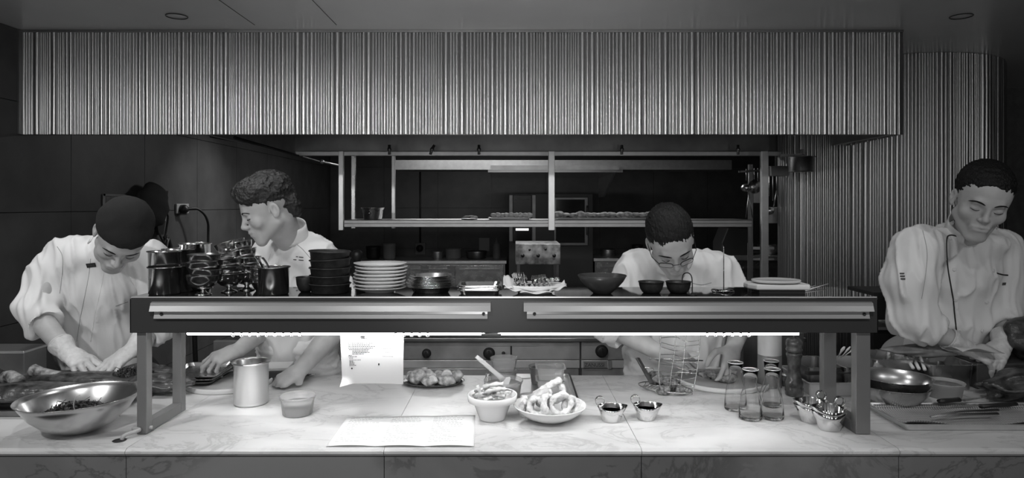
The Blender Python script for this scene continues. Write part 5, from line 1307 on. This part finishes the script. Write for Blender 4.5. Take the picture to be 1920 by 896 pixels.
SHORT = dict(prims=[((0, -.012, .048), (.079, .0985, .083), .01)], cuts=[((0, .095, -.035), (.060, .068, .108), .010), ((0, .02, -.125), (.12, .125, .085), .008), ((.085, .012, -.03), (.022, .028, .045), .006), ((-.085, .012, -.03), (.022, .028, .045), .006)])
def ftube(r, pts, rad, flat=.5):
    return MB().tube(spline([r.p(V3(*p)) for p in pts], 4), [x for x in np.interp(np.linspace(0, 1, 4*(len(pts)-1)+1), np.linspace(0, 1, len(rad)), rad)], 8, flat=flat)
def face_bits(root, M, sc, brow=1.0, lash=True, off=0):
    r = Rig(None, M, sc)
    for s in (-1, 1):
        part('eyebrow', ftube(r, [(s*.012, .0930, .0155), (s*.026, .0930, .0215), (s*.040, .0860, .0215), (s*.053, .0740, .0155)], [.0030, .0052*brow, .0044*brow, .0015]), HAIR, root)
        if lash: part('eyelash', ftube(r, [(s*.0175, .0840, -.0035), (s*.025, .0868, -.0065), (s*.034, .0862, -.0068), (s*.0445, .0795, -.0035)], [.0009, .0020, .0020, .0010]), HAIR, root)
def surf(bv, px, py, off=.0008):
    o = Vector((0, 0, EYE)); d = (P(px, py, 1.0)-o).normalized(); h = bv.ray_cast(o, d)
    if h[0] is None: return P(px, py, 2.5), -d
    n = h[1] if h[1].dot(d) < 0 else -h[1]
    return h[0]+n*off, n
def seam(name, root, bv, pts, r, m, off=.0004, n=10):
    pts = [(q_.x, q_.z) for q_ in spline([(a_, 0, b_) for a_, b_ in pts], 6)]; n = 3
    out = []
    for i in range(len(pts)-1):
        for k in range(n):
            t = k/n; out.append(surf(bv, pts[i][0]*(1-t)+pts[i+1][0]*t, pts[i][1]*(1-t)+pts[i+1][1]*t, off-r*.3)[0])
    out.append(surf(bv, *pts[-1], off)[0])
    keep = [out[0]]
    for q in out[1:]:
        if (q-keep[-1]).length < .08 and (q-keep[-1]).length > .002: keep.append(q)
    if len(keep) < 3: return None
    return part(name, MB().tube(keep, r, 6), m, root)
def button(root, bv, px, py, r=.0075, m=None):
    p, n = surf(bv, px, py, .0005); M = n.to_track_quat('Z', 'Y').to_matrix().to_4x4(); M.translation = p
    return part('button', MB().lathe([(0, 0), (r, 0), (r*1.05, .0025), (r*.8, .0035), (r*.5, .0028), (0, .0028)], 16, M=M), m or PLASTW, root)
def patch(name, root, bv, px, py, w_, h_, m, ang=0, mk=None):
    p, n = surf(bv, px, py, .001); q = n.to_track_quat('Z', 'Y').to_matrix().to_4x4()
    up = Vector((0, 0, 1)); y = (up-n*up.dot(n)).normalized(); x = y.cross(n); M = Matrix((x, y, n)).transposed().to_4x4() @ Matrix.Rotation(ang, 4, 'Z'); M.translation = p
    return part(name, (mk or (lambda M: MB().box((-w_/2, -h_/2, 0), (w_/2, h_/2, .001), M)))(M), m, root), M
def jacket(root, name, caps, ells, bounds, cuts=(), ends=(), h=.0062, fold=.006, seed=1, m=CLOTH, fs=(22, 22, 8), k=.05, minus=None):
    f = Field(bounds[0], bounds[1], h)
    for a, b, ra, rb in caps: f.cap(a, b, ra, rb, .03)
    for e, w_, r_ in ends:                       # sleeve end at e, the arm running on to w_: a turned-back cuff, then the opening
        d = (Vector(w_)-Vector(e)).normalized(); e = Vector(e)
        f.cap(e-d*.055, e-d*.012, r_+.006, r_+.005, .002); f.cap(e+d*(r_+.020), e+d*.17, r_+.018, r_+.024, .006, op='d')
    for c, r_, R_ in ells: f.ell(c, r_, k, R=R_)
    for p, n in cuts: f.cut(p, n)
    V, Q = f.mesh(2); N = normals(V, Q)
    w1 = wob(V*np.array(fs)/10, 8.5, seed, 2); w2 = wob(V*np.array((1.2, 1.2, .9)), 9, seed+5, 2)
    fold_ = (1-np.abs(w1))**2*1.2-.5
    V = V+N*(fold*fold_+fold*.7*w2)[:, None]
    bv = BVHTree.FromPolygons([tuple(v) for v in V], [tuple(q) for q in Q])
    return raw(name, V, Q, m, root, tuple(root.location)), bv
def legs(root, cx, cy, hipz, m, w_=.10, feet=-.02):
    f = Field((cx-.28, cy-.25, 0), (cx+.28, cy+.25, hipz+.12), .012)
    f.ell((cx, cy, hipz-.02), (.17, .12, .12), .05)
    for s in (-1, 1): f.chain([(cx+s*w_*.9, cy, hipz-.08), (cx+s*w_*1.05, cy-.01, hipz*.5), (cx+s*w_*1.1, cy+.02, .07)], [.092, .072, .060], .04)
    V, Q = f.mesh(1); raw('trousers', V, Q, m, root, tuple(root.location))
    for s in (-1, 1):
        mb = _sh(MB().ball((0, 0, 0), (.048, .14, .045), 18, 12, fn=lambda p: 1 if p.z > -.3 else .9), (cx+s*w_*1.1, cy-.05, .046)); part('shoe', mb, BLACK, root)
DARKTR = mat('dark_trousers', .05, .9, bump=.2, bscale=300)
def collar(root, nb, ax, r0, r1, h_, a0, a1, m=CLOTH, name='collar', lip=0.0):
    ax = Vector(ax).normalized(); fw = Vector((0, -1, 0)); fw = (fw-ax*fw.dot(ax)).normalized(); sd = ax.cross(fw)
    nb = Vector(nb)
    def fn(u, v):
        a = a0+(a1-a0)*u; e = min(u, 1-u); hh = h_*(1-.35*max(0, 1-e*6)); rr_ = r0+(r1-r0)*v
        return nb+fw*(rr_*math.cos(a))+sd*(rr_*math.sin(a))*1.02+ax*hh*(v-.35)
    mb = MB().grid(fn, 40, 4)
    o = part(name, mb, m, root, solid=.004); return o, fn
def body(root, lo, hi, M, sc, neckb, shoulders, arms, hands, h=.003, hk={}):
    f = Field(lo, hi, h); r = Rig(f, M, sc)
    head_sdf(r, **hk)
    f.cap(r.p(V3(0, -.030, -.045)), neckb, .048*sc, .050, .02)
    f.cap(r.p(V3(0, .012, -.078)), Vector(neckb)+Vector((0, -.01, -.01)), .030*sc, .034, .02)
    a, b = shoulders; f.cap(a, b, .05, .05, .05)
    c = (Vector(a)+Vector(b))/2; f.ell(c+Vector((0, .09, -.13)), (.11, .06, .13), .05)
    for pts, rs in arms: f.chain(pts, rs, .012)
    for M_, side, cu, kw in hands: hand(f, M_, side, cu, **kw)
    V, Q = f.mesh(1); return raw('body', V, Q, SKIN, root, tuple(root.location)), r
def glove(root, M_, side, cu, kw, wrist, elbow, m=GLOVE):
    lo = M_.translation-Vector((.22, .22, .22)); f = Field(lo, M_.translation+Vector((.22, .22, .22)), .0028)
    hand(f, M_, side, cu, grow=.0024, **kw)
    w_ = Vector(wrist); d = (Vector(elbow)-w_).normalized()
    f.cap(w_, w_+d*.045, .0315, .036, .01); f.ell(w_+d*.052, (.040, .040, .040), .012); f.cut(w_+d*.058, d)
    V, Q = f.mesh(1); N = normals(V, Q); V = V+N*(.0012*wob(V, 90, 4, 2))[:, None]
    g = raw('glove', V, Q, m, root, tuple(root.location))
    x = d.cross(Vector((0, 0, 1))).normalized(); y = d.cross(x); c = w_+d*.057
    ring_ = [c+x*.039*math.cos(a*math.pi/12)+y*.039*math.sin(a*math.pi/12) for a in range(24)]
    obj('cuff_roll', MB().tube(ring_, .0035, 8, closed=True), m, g, world=tuple(root.location)); return g
def relaxed(a, b, c): return (a, b, c)

# ---- chef 1: black skull cap, bending over the meat at the left
r1 = thing('person', 'person in black skull cap, white jacket and thin gloves, bending over meat at the left', 'person', (-1.62, 2.78, 0))
M1 = headM(228, 440, 2.30, .66, .76, .26); sc1 = 1.04
shL, shR = P(112, 487, 2.60), P(278, 488, 2.62)
elL, wrL = P(62, 582, 2.50), P(128, 662, 2.40)
elR, wrR = P(298, 602, 2.56), P(250, 655, 2.45)
nb1 = P(205, 470, 2.53)
hL = handM(wrL, P(180, 694, 2.33)-wrL, (.25, -.35, 1)); cuL = [(.35, .35, .3), (.45, .4, .3), (.55, .45, .3), (.7, .5, .3)]
hR = handM(wrR, P(198, 690, 2.35)-wrR, (-.15, -.5, 1)); cuR = [(.25, .4, .3), (.3, .45, .3), (.35, .45, .3), (.45, .4, .3)]
kwL = dict(spread=(.25, .06, -.1, -.3)); kwR = dict(spread=(.22, .05, -.1, -.28))
b1, rg1 = body(r1, (-2.02, 2.12, 1.0), (-1.15, 2.80, 1.66), M1, sc1, nb1, (shL, shR),
    [([shL, elL, wrL], [.05, .045, .029]), ([shR, elR, wrR], [.05, .045, .029])], [(hL, 1, cuL, kwL), (hR, -1, cuR, kwR)])
j1, bv1 = jacket(r1, 'jacket', [(shL+Vector((.03, 0, .01)), P(88, 525, 2.58), .080, .076), (P(88, 525, 2.58), elL, .076, .066), (elL, elL*.72+wrL*.28, .066, .062), (shR, P(310, 540, 2.60), .082, .078), (P(310, 540, 2.60), elR, .078, .068), (elR, elR*.6+wrR*.4, .066, .06)],
    [(P(195, 520, 2.68), (.205, .13, .17), None), (P(190, 580, 2.72), (.185, .125, .18), None), (P(190, 650, 2.74), (.180, .125, .17), None), (P(190, 740, 2.78), (.175, .13, .17), None), (P(165, 480, 2.62), (.10, .08, .05), None), (P(235, 480, 2.62), (.09, .08, .05), None)],
    ((-2.08, 2.38, .78), (-1.12, 3.0, 1.56)), cuts=[((-1.5, 2.8, .83), (0, 0, -1))], ends=[(elL*.72+wrL*.28, wrL, .064), (elR*.6+wrR*.4, wrR, .059)], fold=.012, seed=3)
collar(r1, nb1+Vector((0, -.0, .012)), M1.translation-nb1+Vector((0, 0, .05)), .072, .066, .045, .75, 2*math.pi-.75)
glove(r1, hL, 1, cuL, kwL, wrL, elL); glove(r1, hR, -1, cuR, kwR, wrR, elR)
face_bits(r1, M1, sc1)
# cap
c = M1.translation; f = Field(c-Vector((.17,)*3), c+Vector((.17,)*3), .0035); R_ = Rig(f, M1, sc1)
R_.ell(V3(0, -.010, .052), (.0825, .101, .060), .01); R_.cap(V3(0, -.018, .045), V3(0, -.018, .068), .082, .074, .02)
f.cut(R_.p(V3(0, 0, .034)), M1.to_3x3() @ Vector((0, .12, -1))); V, Q = f.mesh(2); N = normals(V, Q); V = V+N*(.0015*wob(V, 40, 5))[:, None]
cap1 = raw('skull_cap', V, Q, mat('black_cap_cloth', .014, .9, bump=.4, bscale=500), r1, tuple(r1.location))
hairmesh('hair', r1, M1, sc1, [((0, -.022, .02), (.0775, .090, .075), .01)], SHORT['cuts'], m=HAIR, amp=.0015)
seam('placket_seam', r1, bv1, [(170, 485), (166, 520), (158, 560), (150, 600), (144, 640)], .0009, mat('seam_shadow', .25, .9))
seam('placket_edge', r1, bv1, [(196, 505), (188, 545), (178, 590), (170, 640)], .0022, CLOTH)
seam('shoulder_seam', r1, bv1, [(107, 462), (117, 480), (117, 510), (112, 550)], .0009, mat('seam_shadow', .25, .9))
bd, Mb = patch('badge', r1, bv1, 171, 497, .034, .017, BLACK, .12)
obj('marks', MB().box((-.013, -.001, .001), (-.006, .004, .0016), Mb).box((-.003, -.005, .001), (.003, .004, .0016), Mb).box((.006, -.003, .001), (.012, .003, .0016), Mb), INK, bd, world=tuple(r1.location))
seam('pen_line', r1, bv1, [(217, 574), (228, 570), (240, 566)], .0012, mat('seam_shadow', .25, .9))
legs(r1, -1.65, 2.80, .90, DARKTR)
f = Field((-1.87, 2.56, .25), (-1.42, 2.86, 1.0), .01); f.ell((-1.65, 2.76, .85), (.185, .145, .17), .05).cap((-1.65, 2.78, .8), (-1.65, 2.78, .3), .15, .165, .05); f.cut((0, 0, .38), (0, 0, -1)); f.cut((0, 2.80, 0), (0, 1, 0)); V, Q = f.mesh(1); raw('apron', V, Q, mat('dark_apron', .03, .9), r1, tuple(r1.location))

# ---- chef 2: wavy hair, in profile, smiling down
r2 = thing('person', 'person with dark wavy hair in profile, smiling down, white jacket, behind the steel pots', 'person', (-.86, 2.78, 0))
M2 = headM(505, 392, 2.45, -1.08, .44, 0.05); sc2 = 1.0
nb2 = P(542, 452, 2.56)
sh2R, sh2L = P(478, 505, 2.74), P(606, 500, 2.60)      # his right (image left), his left
el2L, wr2L = P(633, 612, 2.62), P(566, 690, 2.42)
el2R, wr2R = P(505, 608, 2.66), P(449, 655, 2.50)
h2L = handM(wr2L, P(516, 722, 2.36)-wr2L+Vector((0, 0, .0)), (-.35, -.75, .65)); cu2L = [(.5, .9, .5), (.55, .95, .5), (.6, 1.0, .5), (.65, 1.0, .5)]
h2R = handM(wr2R, P(405, 672, 2.46)-wr2R, (-.1, -.55, .9)); cu2R = [(.5, .55, .3), (.55, .6, .35), (.75, .7, .4), (.9, .8, .4)]
k2L = dict(spread=(.12, .03, -.05, -.12), thumb=((.7, .45, -.6), (.85, .1, -.55), (.9, -.1, -.4))); k2R = dict(spread=(.15, .03, -.08, -.2), thumb=((.55, .5, -.75), (.75, .2, -.6), (.85, .0, -.5)))
b2, rg2 = body(r2, (-1.20, 2.26, .955), (-.50, 2.92, 1.72), M2, sc2, nb2, (sh2R, sh2L),
    [([sh2L, el2L, wr2L], [.055, .050, .029]), ([sh2R, el2R, wr2R], [.052, .046, .028])], [(h2L, 1, cu2L, k2L), (h2R, -1, cu2R, k2R)], hk=dict(smile=1, nose=1.02))
j2, bv2 = jacket(r2, 'jacket', [(sh2L, P(630, 560, 2.62), .078, .070), (P(630, 560, 2.62), el2L+Vector((0, 0, .03)), .070, .064), (sh2R, P(490, 570, 2.72), .074, .066), (P(490, 570, 2.72), el2R+Vector((0, 0, .02)), .066, .058)],
    [(P(545, 540, 2.70), (.165, .135, .17), None), (P(552, 600, 2.72), (.155, .135, .17), None), (P(556, 660, 2.73), (.155, .13, .13), None), (P(552, 466, 2.60), (.095, .085, .075), None), (P(512, 500, 2.62), (.10, .09, .11), None), (P(580, 478, 2.60), (.08, .07, .06), None)],
    ((-1.20, 2.40, .85), (-.50, 3.0, 1.56)), cuts=[((0, 0, .96), (0, 0, -1))], ends=[(el2L+Vector((0, 0, .02)), wr2L, .062)], fold=.011, seed=8)
ax2 = (M2.translation-nb2)+Vector((.05, 0, .10))
collar(r2, nb2+Vector((.0, 0, .03)), ax2, .072, .064, .060, -.35, 2*math.pi-1.3)
face_bits(r2, M2, sc2, brow=.8)
W2 = dict(prims=[((0, -.014, .060), (.083, .098, .080), .01), ((.0, .050, .092), (.060, .050, .036), .02), ((.045, .045, .075), (.032, .045, .03), .02), ((-.045, .045, .075), (.032, .045, .03), .02), ((0, -.075, -.01), (.062, .035, .06), .02)],
    cuts=[((0, .100, -.030), (.075, .066, .088), .006), ((0, .035, -.130), (.12, .105, .095), .006), ((.088, .010, -.02), (.024, .030, .036), .004), ((-.088, .010, -.02), (.024, .030, .036), .004)])
hairmesh('hair', r2, M2, sc2, W2['prims'], W2['cuts'], h=.0026, amp=.0040, fs=34, seed=9, ridge=1, m=mat('wavy_hair', .022, .4, bump=.8, bscale=200, stretch=(1, .5, 1), spec=.45))
seam('shoulder_seam', r2, bv2, [(548, 452), (570, 470), (590, 500), (588, 540)], .0009, mat('seam_shadow', .25, .9))
seam('placket_edge', r2, bv2, [(512, 462), (500, 500), (498, 545)], .002, CLOTH)
button(r2, bv2, 498, 455); button(r2, bv2, 543, 456)
emb, Me = patch('embroidery', r2, bv2, 562, 484, .048, .003, mat('dark_thread', .08, .8), -.05, mk=lambda M: _emb(M)) if 0 else (None, None)
for i, (px, py, wd) in enumerate(((557, 481, .008), (565, 482, .018), (553, 486.5, .012), (565, 487.5, .02))):
    patch('embroidered_line', r2, bv2, px, py, wd, .0028, mat('dark_thread', .08, .8), -.06)
# apron over the jacket
f = Field((-1.10, 2.50, .28), (-.60, 3.0, 1.17), .008); cxa = P(556, 670, 2.72).x
f.ell((cxa, 2.735, 1.04), (.165, .145, .085), .04).ell((cxa, 2.74, .92), (.172, .15, .12), .05).cap((cxa, 2.78, .85), (cxa, 2.78, .4), .15, .165, .05); f.cut((0, 0, .36), (0, 0, -1)); f.cut((0, 0, 1.085), (0, 0, 1))
V, Q = f.mesh(1); N = normals(V, Q); w1 = wob(V*np.array((1, 1, 3.2)), 16, 12, 3); V = V+N*(.008*(1-np.abs(w1))**2)[:, None]; raw('apron', V, Q, CLOTH, r2, tuple(r2.location))
legs(r2, cxa, 2.80, .88, DARKTR)

# ---- chef 3: glasses, looking straight down behind the small black bowls
r3 = thing('person', 'person with thin glasses and short hair, head bowed behind the small black bowls', 'person', (.62, 2.80, 0))
M3 = headM(1257, 452, 2.42, -.12, .70, -.17); sc3 = 1.06
nb3 = P(1258, 484, 2.58)
sh3R, sh3L = P(1190, 512, 2.62), P(1348, 510, 2.62)
el3R, wr3R = P(1160, 618, 2.58), P(1240, 664, 2.50)
el3L, wr3L = P(1392, 600, 2.58), P(1376, 650, 2.45)
h3R = handM(wr3R, P(1290, 676, 2.47)-wr3R, (.1, -.6, .8)); cu3R = [(.7, .9, .5)]*4
h3L = handM(wr3L, P(1366, 704, 2.40)-wr3L, (.45, -.85, .15)); cu3L = [(.15, .45, .3), (.2, .4, .3), (.25, .4, .3), (.3, .4, .3)]
k3 = dict(thumb=((.7, .45, -.6), (.85, .1, -.55), (.9, -.1, -.4))); k3L = dict(spread=(.1, .02, -.05, -.12), thumb=((.55, .85, -.3), (.9, .35, -.25), (.98, .1, -.2)))
b3, rg3 = body(r3, (.34, 2.26, .97), (.95, 2.80, 1.64), M3, sc3, nb3, (sh3R, sh3L),
    [([sh3L, el3L, wr3L], [.05, .043, .028]), ([sh3R, el3R, wr3R], [.05, .045, .029])], [(h3R, 1, cu3R, k3), (h3L, -1, cu3L, k3L)], hk=dict(jaw=1.02, nose=.98))
j3, bv3 = jacket(r3, 'jacket', [(sh3R, P(1172, 560, 2.60), .080, .074), (P(1172, 560, 2.60), el3R, .074, .066), (sh3L, P(1378, 560, 2.60), .080, .072), (P(1378, 560, 2.60), el3L*.9+wr3L*.1, .072, .062)],
    [(P(1268, 545, 2.68), (.195, .13, .16), None), (P(1270, 600, 2.71), (.185, .13, .18), None), (P(1285, 670, 2.73), (.185, .13, .17), None), (P(1285, 740, 2.76), (.18, .135, .15), None), (P(1230, 496, 2.62), (.09, .07, .045), None), (P(1300, 493, 2.62), (.09, .07, .045), None)],
    ((.28, 2.40, .80), (1.02, 3.0, 1.52)), cuts=[((0, 0, .85), (0, 0, -1))], ends=[(el3R, wr3R, .064), (el3L*.9+wr3L*.1, wr3L, .060)], fold=.012, seed=14)
collar(r3, nb3+Vector((0, -.01, .0)), M3.translation-nb3+Vector((0, .02, .07)), .078, .070, .045, .55, 2*math.pi-.55)
hairmesh('hair', r3, M3, sc3, SHORT['prims'], SHORT['cuts'], h=.0028, amp=.0022, fs=170, seed=3, strand=.5, m=mat('short_black_hair', .012, .38, bump=1, bscale=500, stretch=(1, .25, .25), spec=.35))
face_bits(r3, M3, sc3, brow=1.15)
G3 = Rig(None, M3, sc3); gl = thing('x', None, None); bpy.data.objects.remove(gl)
m = MB()
for s in (-1, 1):
    se = lambda v: math.copysign(abs(v)**.55, v)
    pts = [G3.p(V3(s*(.0345+.0215*se(math.cos(t*math.pi/14))), .106-(.0215+.0215*se(math.cos(t*math.pi/14)))*.34, -.010+.0105*se(math.sin(t*math.pi/14)))) for t in range(28)]
    m.tube([pts[k_] for k_ in range(0, 15)], .0017, 6)
    m.tube(pts, .0008, 6, closed=True); m.tube([G3.p(V3(s*.056, .092, -.004)), G3.p(V3(s*.074, .06, .0)), G3.p(V3(s*.078, .0, .006))], .0014, 6)
m.tube([G3.p(V3(-.011, .108, -.005)), G3.p(V3(0, .111, -.003)), G3.p(V3(.011, .108, -.005))], .0013, 6)
part('glasses', m, mat('dark_frame', .03, .3, .5), r3)
seam('placket_edge', r3, bv3, [(1240, 520), (1236, 545)], .002, CLOTH); seam('pocket_edge', r3, bv3, [(1298, 531), (1316, 534), (1334, 530)], .0012, mat('seam_shadow', .25, .9)); 
p_, n_ = surf(bv3, 1303, 545, .0025)
ct = text('Cole Sun', .016, mat('dark_thread', .08, .8), r3, p_, world=r3.location, name='embroidery'); ct.rotation_euler = (math.pi/2-.05, 0, .05)
legs(r3, .64, 2.80, .88, DARKTR)
f = Field((.40, 2.52, .28), (.90, 2.9, 1.12), .009); f.ell((.655, 2.74, 1.0), (.20, .148, .08), .04).ell((.655, 2.74, .9), (.195, .15, .12), .05).cap((.655, 2.78, .85), (.655, 2.78, .4), .15, .165, .05); f.cut((0, 0, .36), (0, 0, -1))
V, Q = f.mesh(1); N = normals(V, Q); w1 = wob(V*np.array((1, 1, 2.5)), 16, 22, 3); V = V+N*(.007*(1-np.abs(w1))**2)[:, None]; raw('apron', V, Q, CLOTH, r3, tuple(r3.location))
# skewer and charred food he handles
a, b = P(1219, 672, 2.44), P(1318, 676, 2.43); solo('skewer', MB().tube([a, b], [.0028, .0022], 8).ball(a, .005, 10, 6), STEEL, 'steel skewer held level by the bespectacled chef behind the wire basket', 'skewer', a)
p = Vector(((1345-960)/F*2.42, 2.42, CT+.032)); single('charred_skewer_meat', lump(0, (.062, .03, .018), 77, .35), CHAR, 'charred piece of meat under the bare fingertips on the right round board', 'meat', p, rz=-.2)

# ---- chef 4: piped double-breasted jacket at the right
r4 = thing('person', 'person with short hair and dark-piped white jacket at the right, before the ribbed column', 'person', (1.60, 2.78, 0))
M4 = headM(1839, 376, 2.27, -.32, .44, .22); sc4 = 1.07
nb4 = P(1820, 432, 2.42)
sh4R, sh4L = P(1722, 468, 2.44), P(1872, 470, 2.56)
el4R, wr4R = P(1708, 598, 2.42), P(1806, 650, 2.40)
el4L, wr4L = P(1888, 600, 2.52), P(1878, 648, 2.42)
h4R = handM(wr4R, P(1872, 676, 2.37)-wr4R, (.15, -.55, .85)); cu4R = [(.45, .6, .4), (.5, .65, .4), (.6, .7, .4), (.7, .7, .4)]
h4L = handM(wr4L, P(1853, 682, 2.36)-wr4L, (-.3, -.5, .8)); cu4L = [(.6, .8, .4)]*4
k4R = dict(spread=(.15, .03, -.08, -.2)); k4L = dict(spread=(.1, .02, -.05, -.1))
b4, rg4 = body(r4, (1.34, 2.05, 1.0), (2.02, 2.80, 1.76), M4, sc4, nb4, (sh4R, sh4L),
    [([sh4R, el4R, wr4R], [.05, .046, .030]), ([sh4L, el4L, wr4L], [.05, .043, .029])], [(h4R, 1, cu4R, k4R), (h4L, -1, cu4L, k4L)], hk=dict(jaw=1.0, nose=.98))
R4 = Matrix.Rotation(.45, 4, 'Z')
j4, bv4 = jacket(r4, 'jacket', [(sh4R, P(1702, 530, 2.43), .084, .080), (P(1702, 530, 2.43), el4R, .080, .074), (el4R, el4R*.66+wr4R*.34, .072, .066), (sh4L, P(1885, 535, 2.56), .080, .074), (P(1885, 535, 2.56), el4L, .072, .064), (el4L, el4L*.8+wr4L*.2, .062, .058)],
    [(P(1800, 500, 2.55), (.195, .13, .17), R4), (P(1790, 570, 2.60), (.20, .13, .19), R4), (P(1782, 650, 2.64), (.20, .13, .14), R4), (P(1780, 700, 2.70), (.19, .13, .12), R4), (P(1765, 452, 2.47), (.09, .07, .045), R4), (P(1845, 456, 2.50), (.08, .07, .045), R4)],
    ((1.22, 2.22, .88), (2.05, 3.05, 1.60)), cuts=[((0, 0, 1.01), (0, 0, -1))], ends=[(el4R*.66+wr4R*.34, wr4R, .065), (el4L*.8+wr4L*.2, wr4L, .058)], fold=.011, seed=25)
collar(r4, nb4+Vector((0, 0, .012)), M4.translation-nb4+Vector((0, .03, .05)), .080, .070, .055, .95, 2*math.pi-.95)
hairmesh('hair', r4, M4, sc4, SHORT['prims'], SHORT['cuts'], h=.003, amp=.002, fs=150, seed=5, m=HAIR)
face_bits(r4, M4, sc4, brow=1.1)
glove(r4, h4R, 1, cu4R, k4R, wr4R, el4R); glove(r4, h4L, -1, cu4L, k4L, wr4L, el4L)
PIPE = mat('black_piping', .02, .6)
seam('piping', r4, bv4, [(1812, 452), (1796, 444), (1782, 441), (1775, 448), (1775, 480), (1778, 510), (1787, 560), (1792, 610), (1796, 648)], .0024, PIPE, off=.0015)
seam('collar_piping', r4, bv4, [(1788, 402), (1792, 425), (1806, 440), (1826, 449), (1844, 449), (1852, 440)], .0022, PIPE, off=.004)
for px, py in ((1781, 447), (1789, 505), (1792, 562), (1798, 620), (1862, 507), (1850, 566), (1841, 620)): button(r4, bv4, px, py, .0062)
seam('pocket_edge', r4, bv4, [(1869, 512), (1880, 515), (1890, 516)], .003, PIPE)
seam('shoulder_seam', r4, bv4, [(1730, 432), (1738, 470), (1736, 510), (1728, 560)], .0009, mat('seam_shadow', .25, .9))
for dy in (-5, 0, 5): patch('sleeve_badge', r4, bv4, 1692, 518+dy, .022, .0055, mat('dark_thread', .08, .8), .1)
patch('chest_patch', r4, bv4, 1882, 532, .018, .010, mat('dark_thread', .08, .8))
legs(r4, 1.72, 2.80, .88, DARKTR)
f = Field((1.40, 2.56, .28), (2.02, 3.0, 1.12), .01); f.ell((1.72, 2.745, .98), (.19, .14, .10), .04).ell((1.72, 2.76, .88), (.185, .145, .12), .05).cap((1.72, 2.78, .85), (1.72, 2.78, .4), .16, .18, .05); f.cut((0, 0, .36), (0, 0, -1))
V, Q = f.mesh(1); raw('apron', V, Q, CLOTH2, r4, tuple(r4.location))
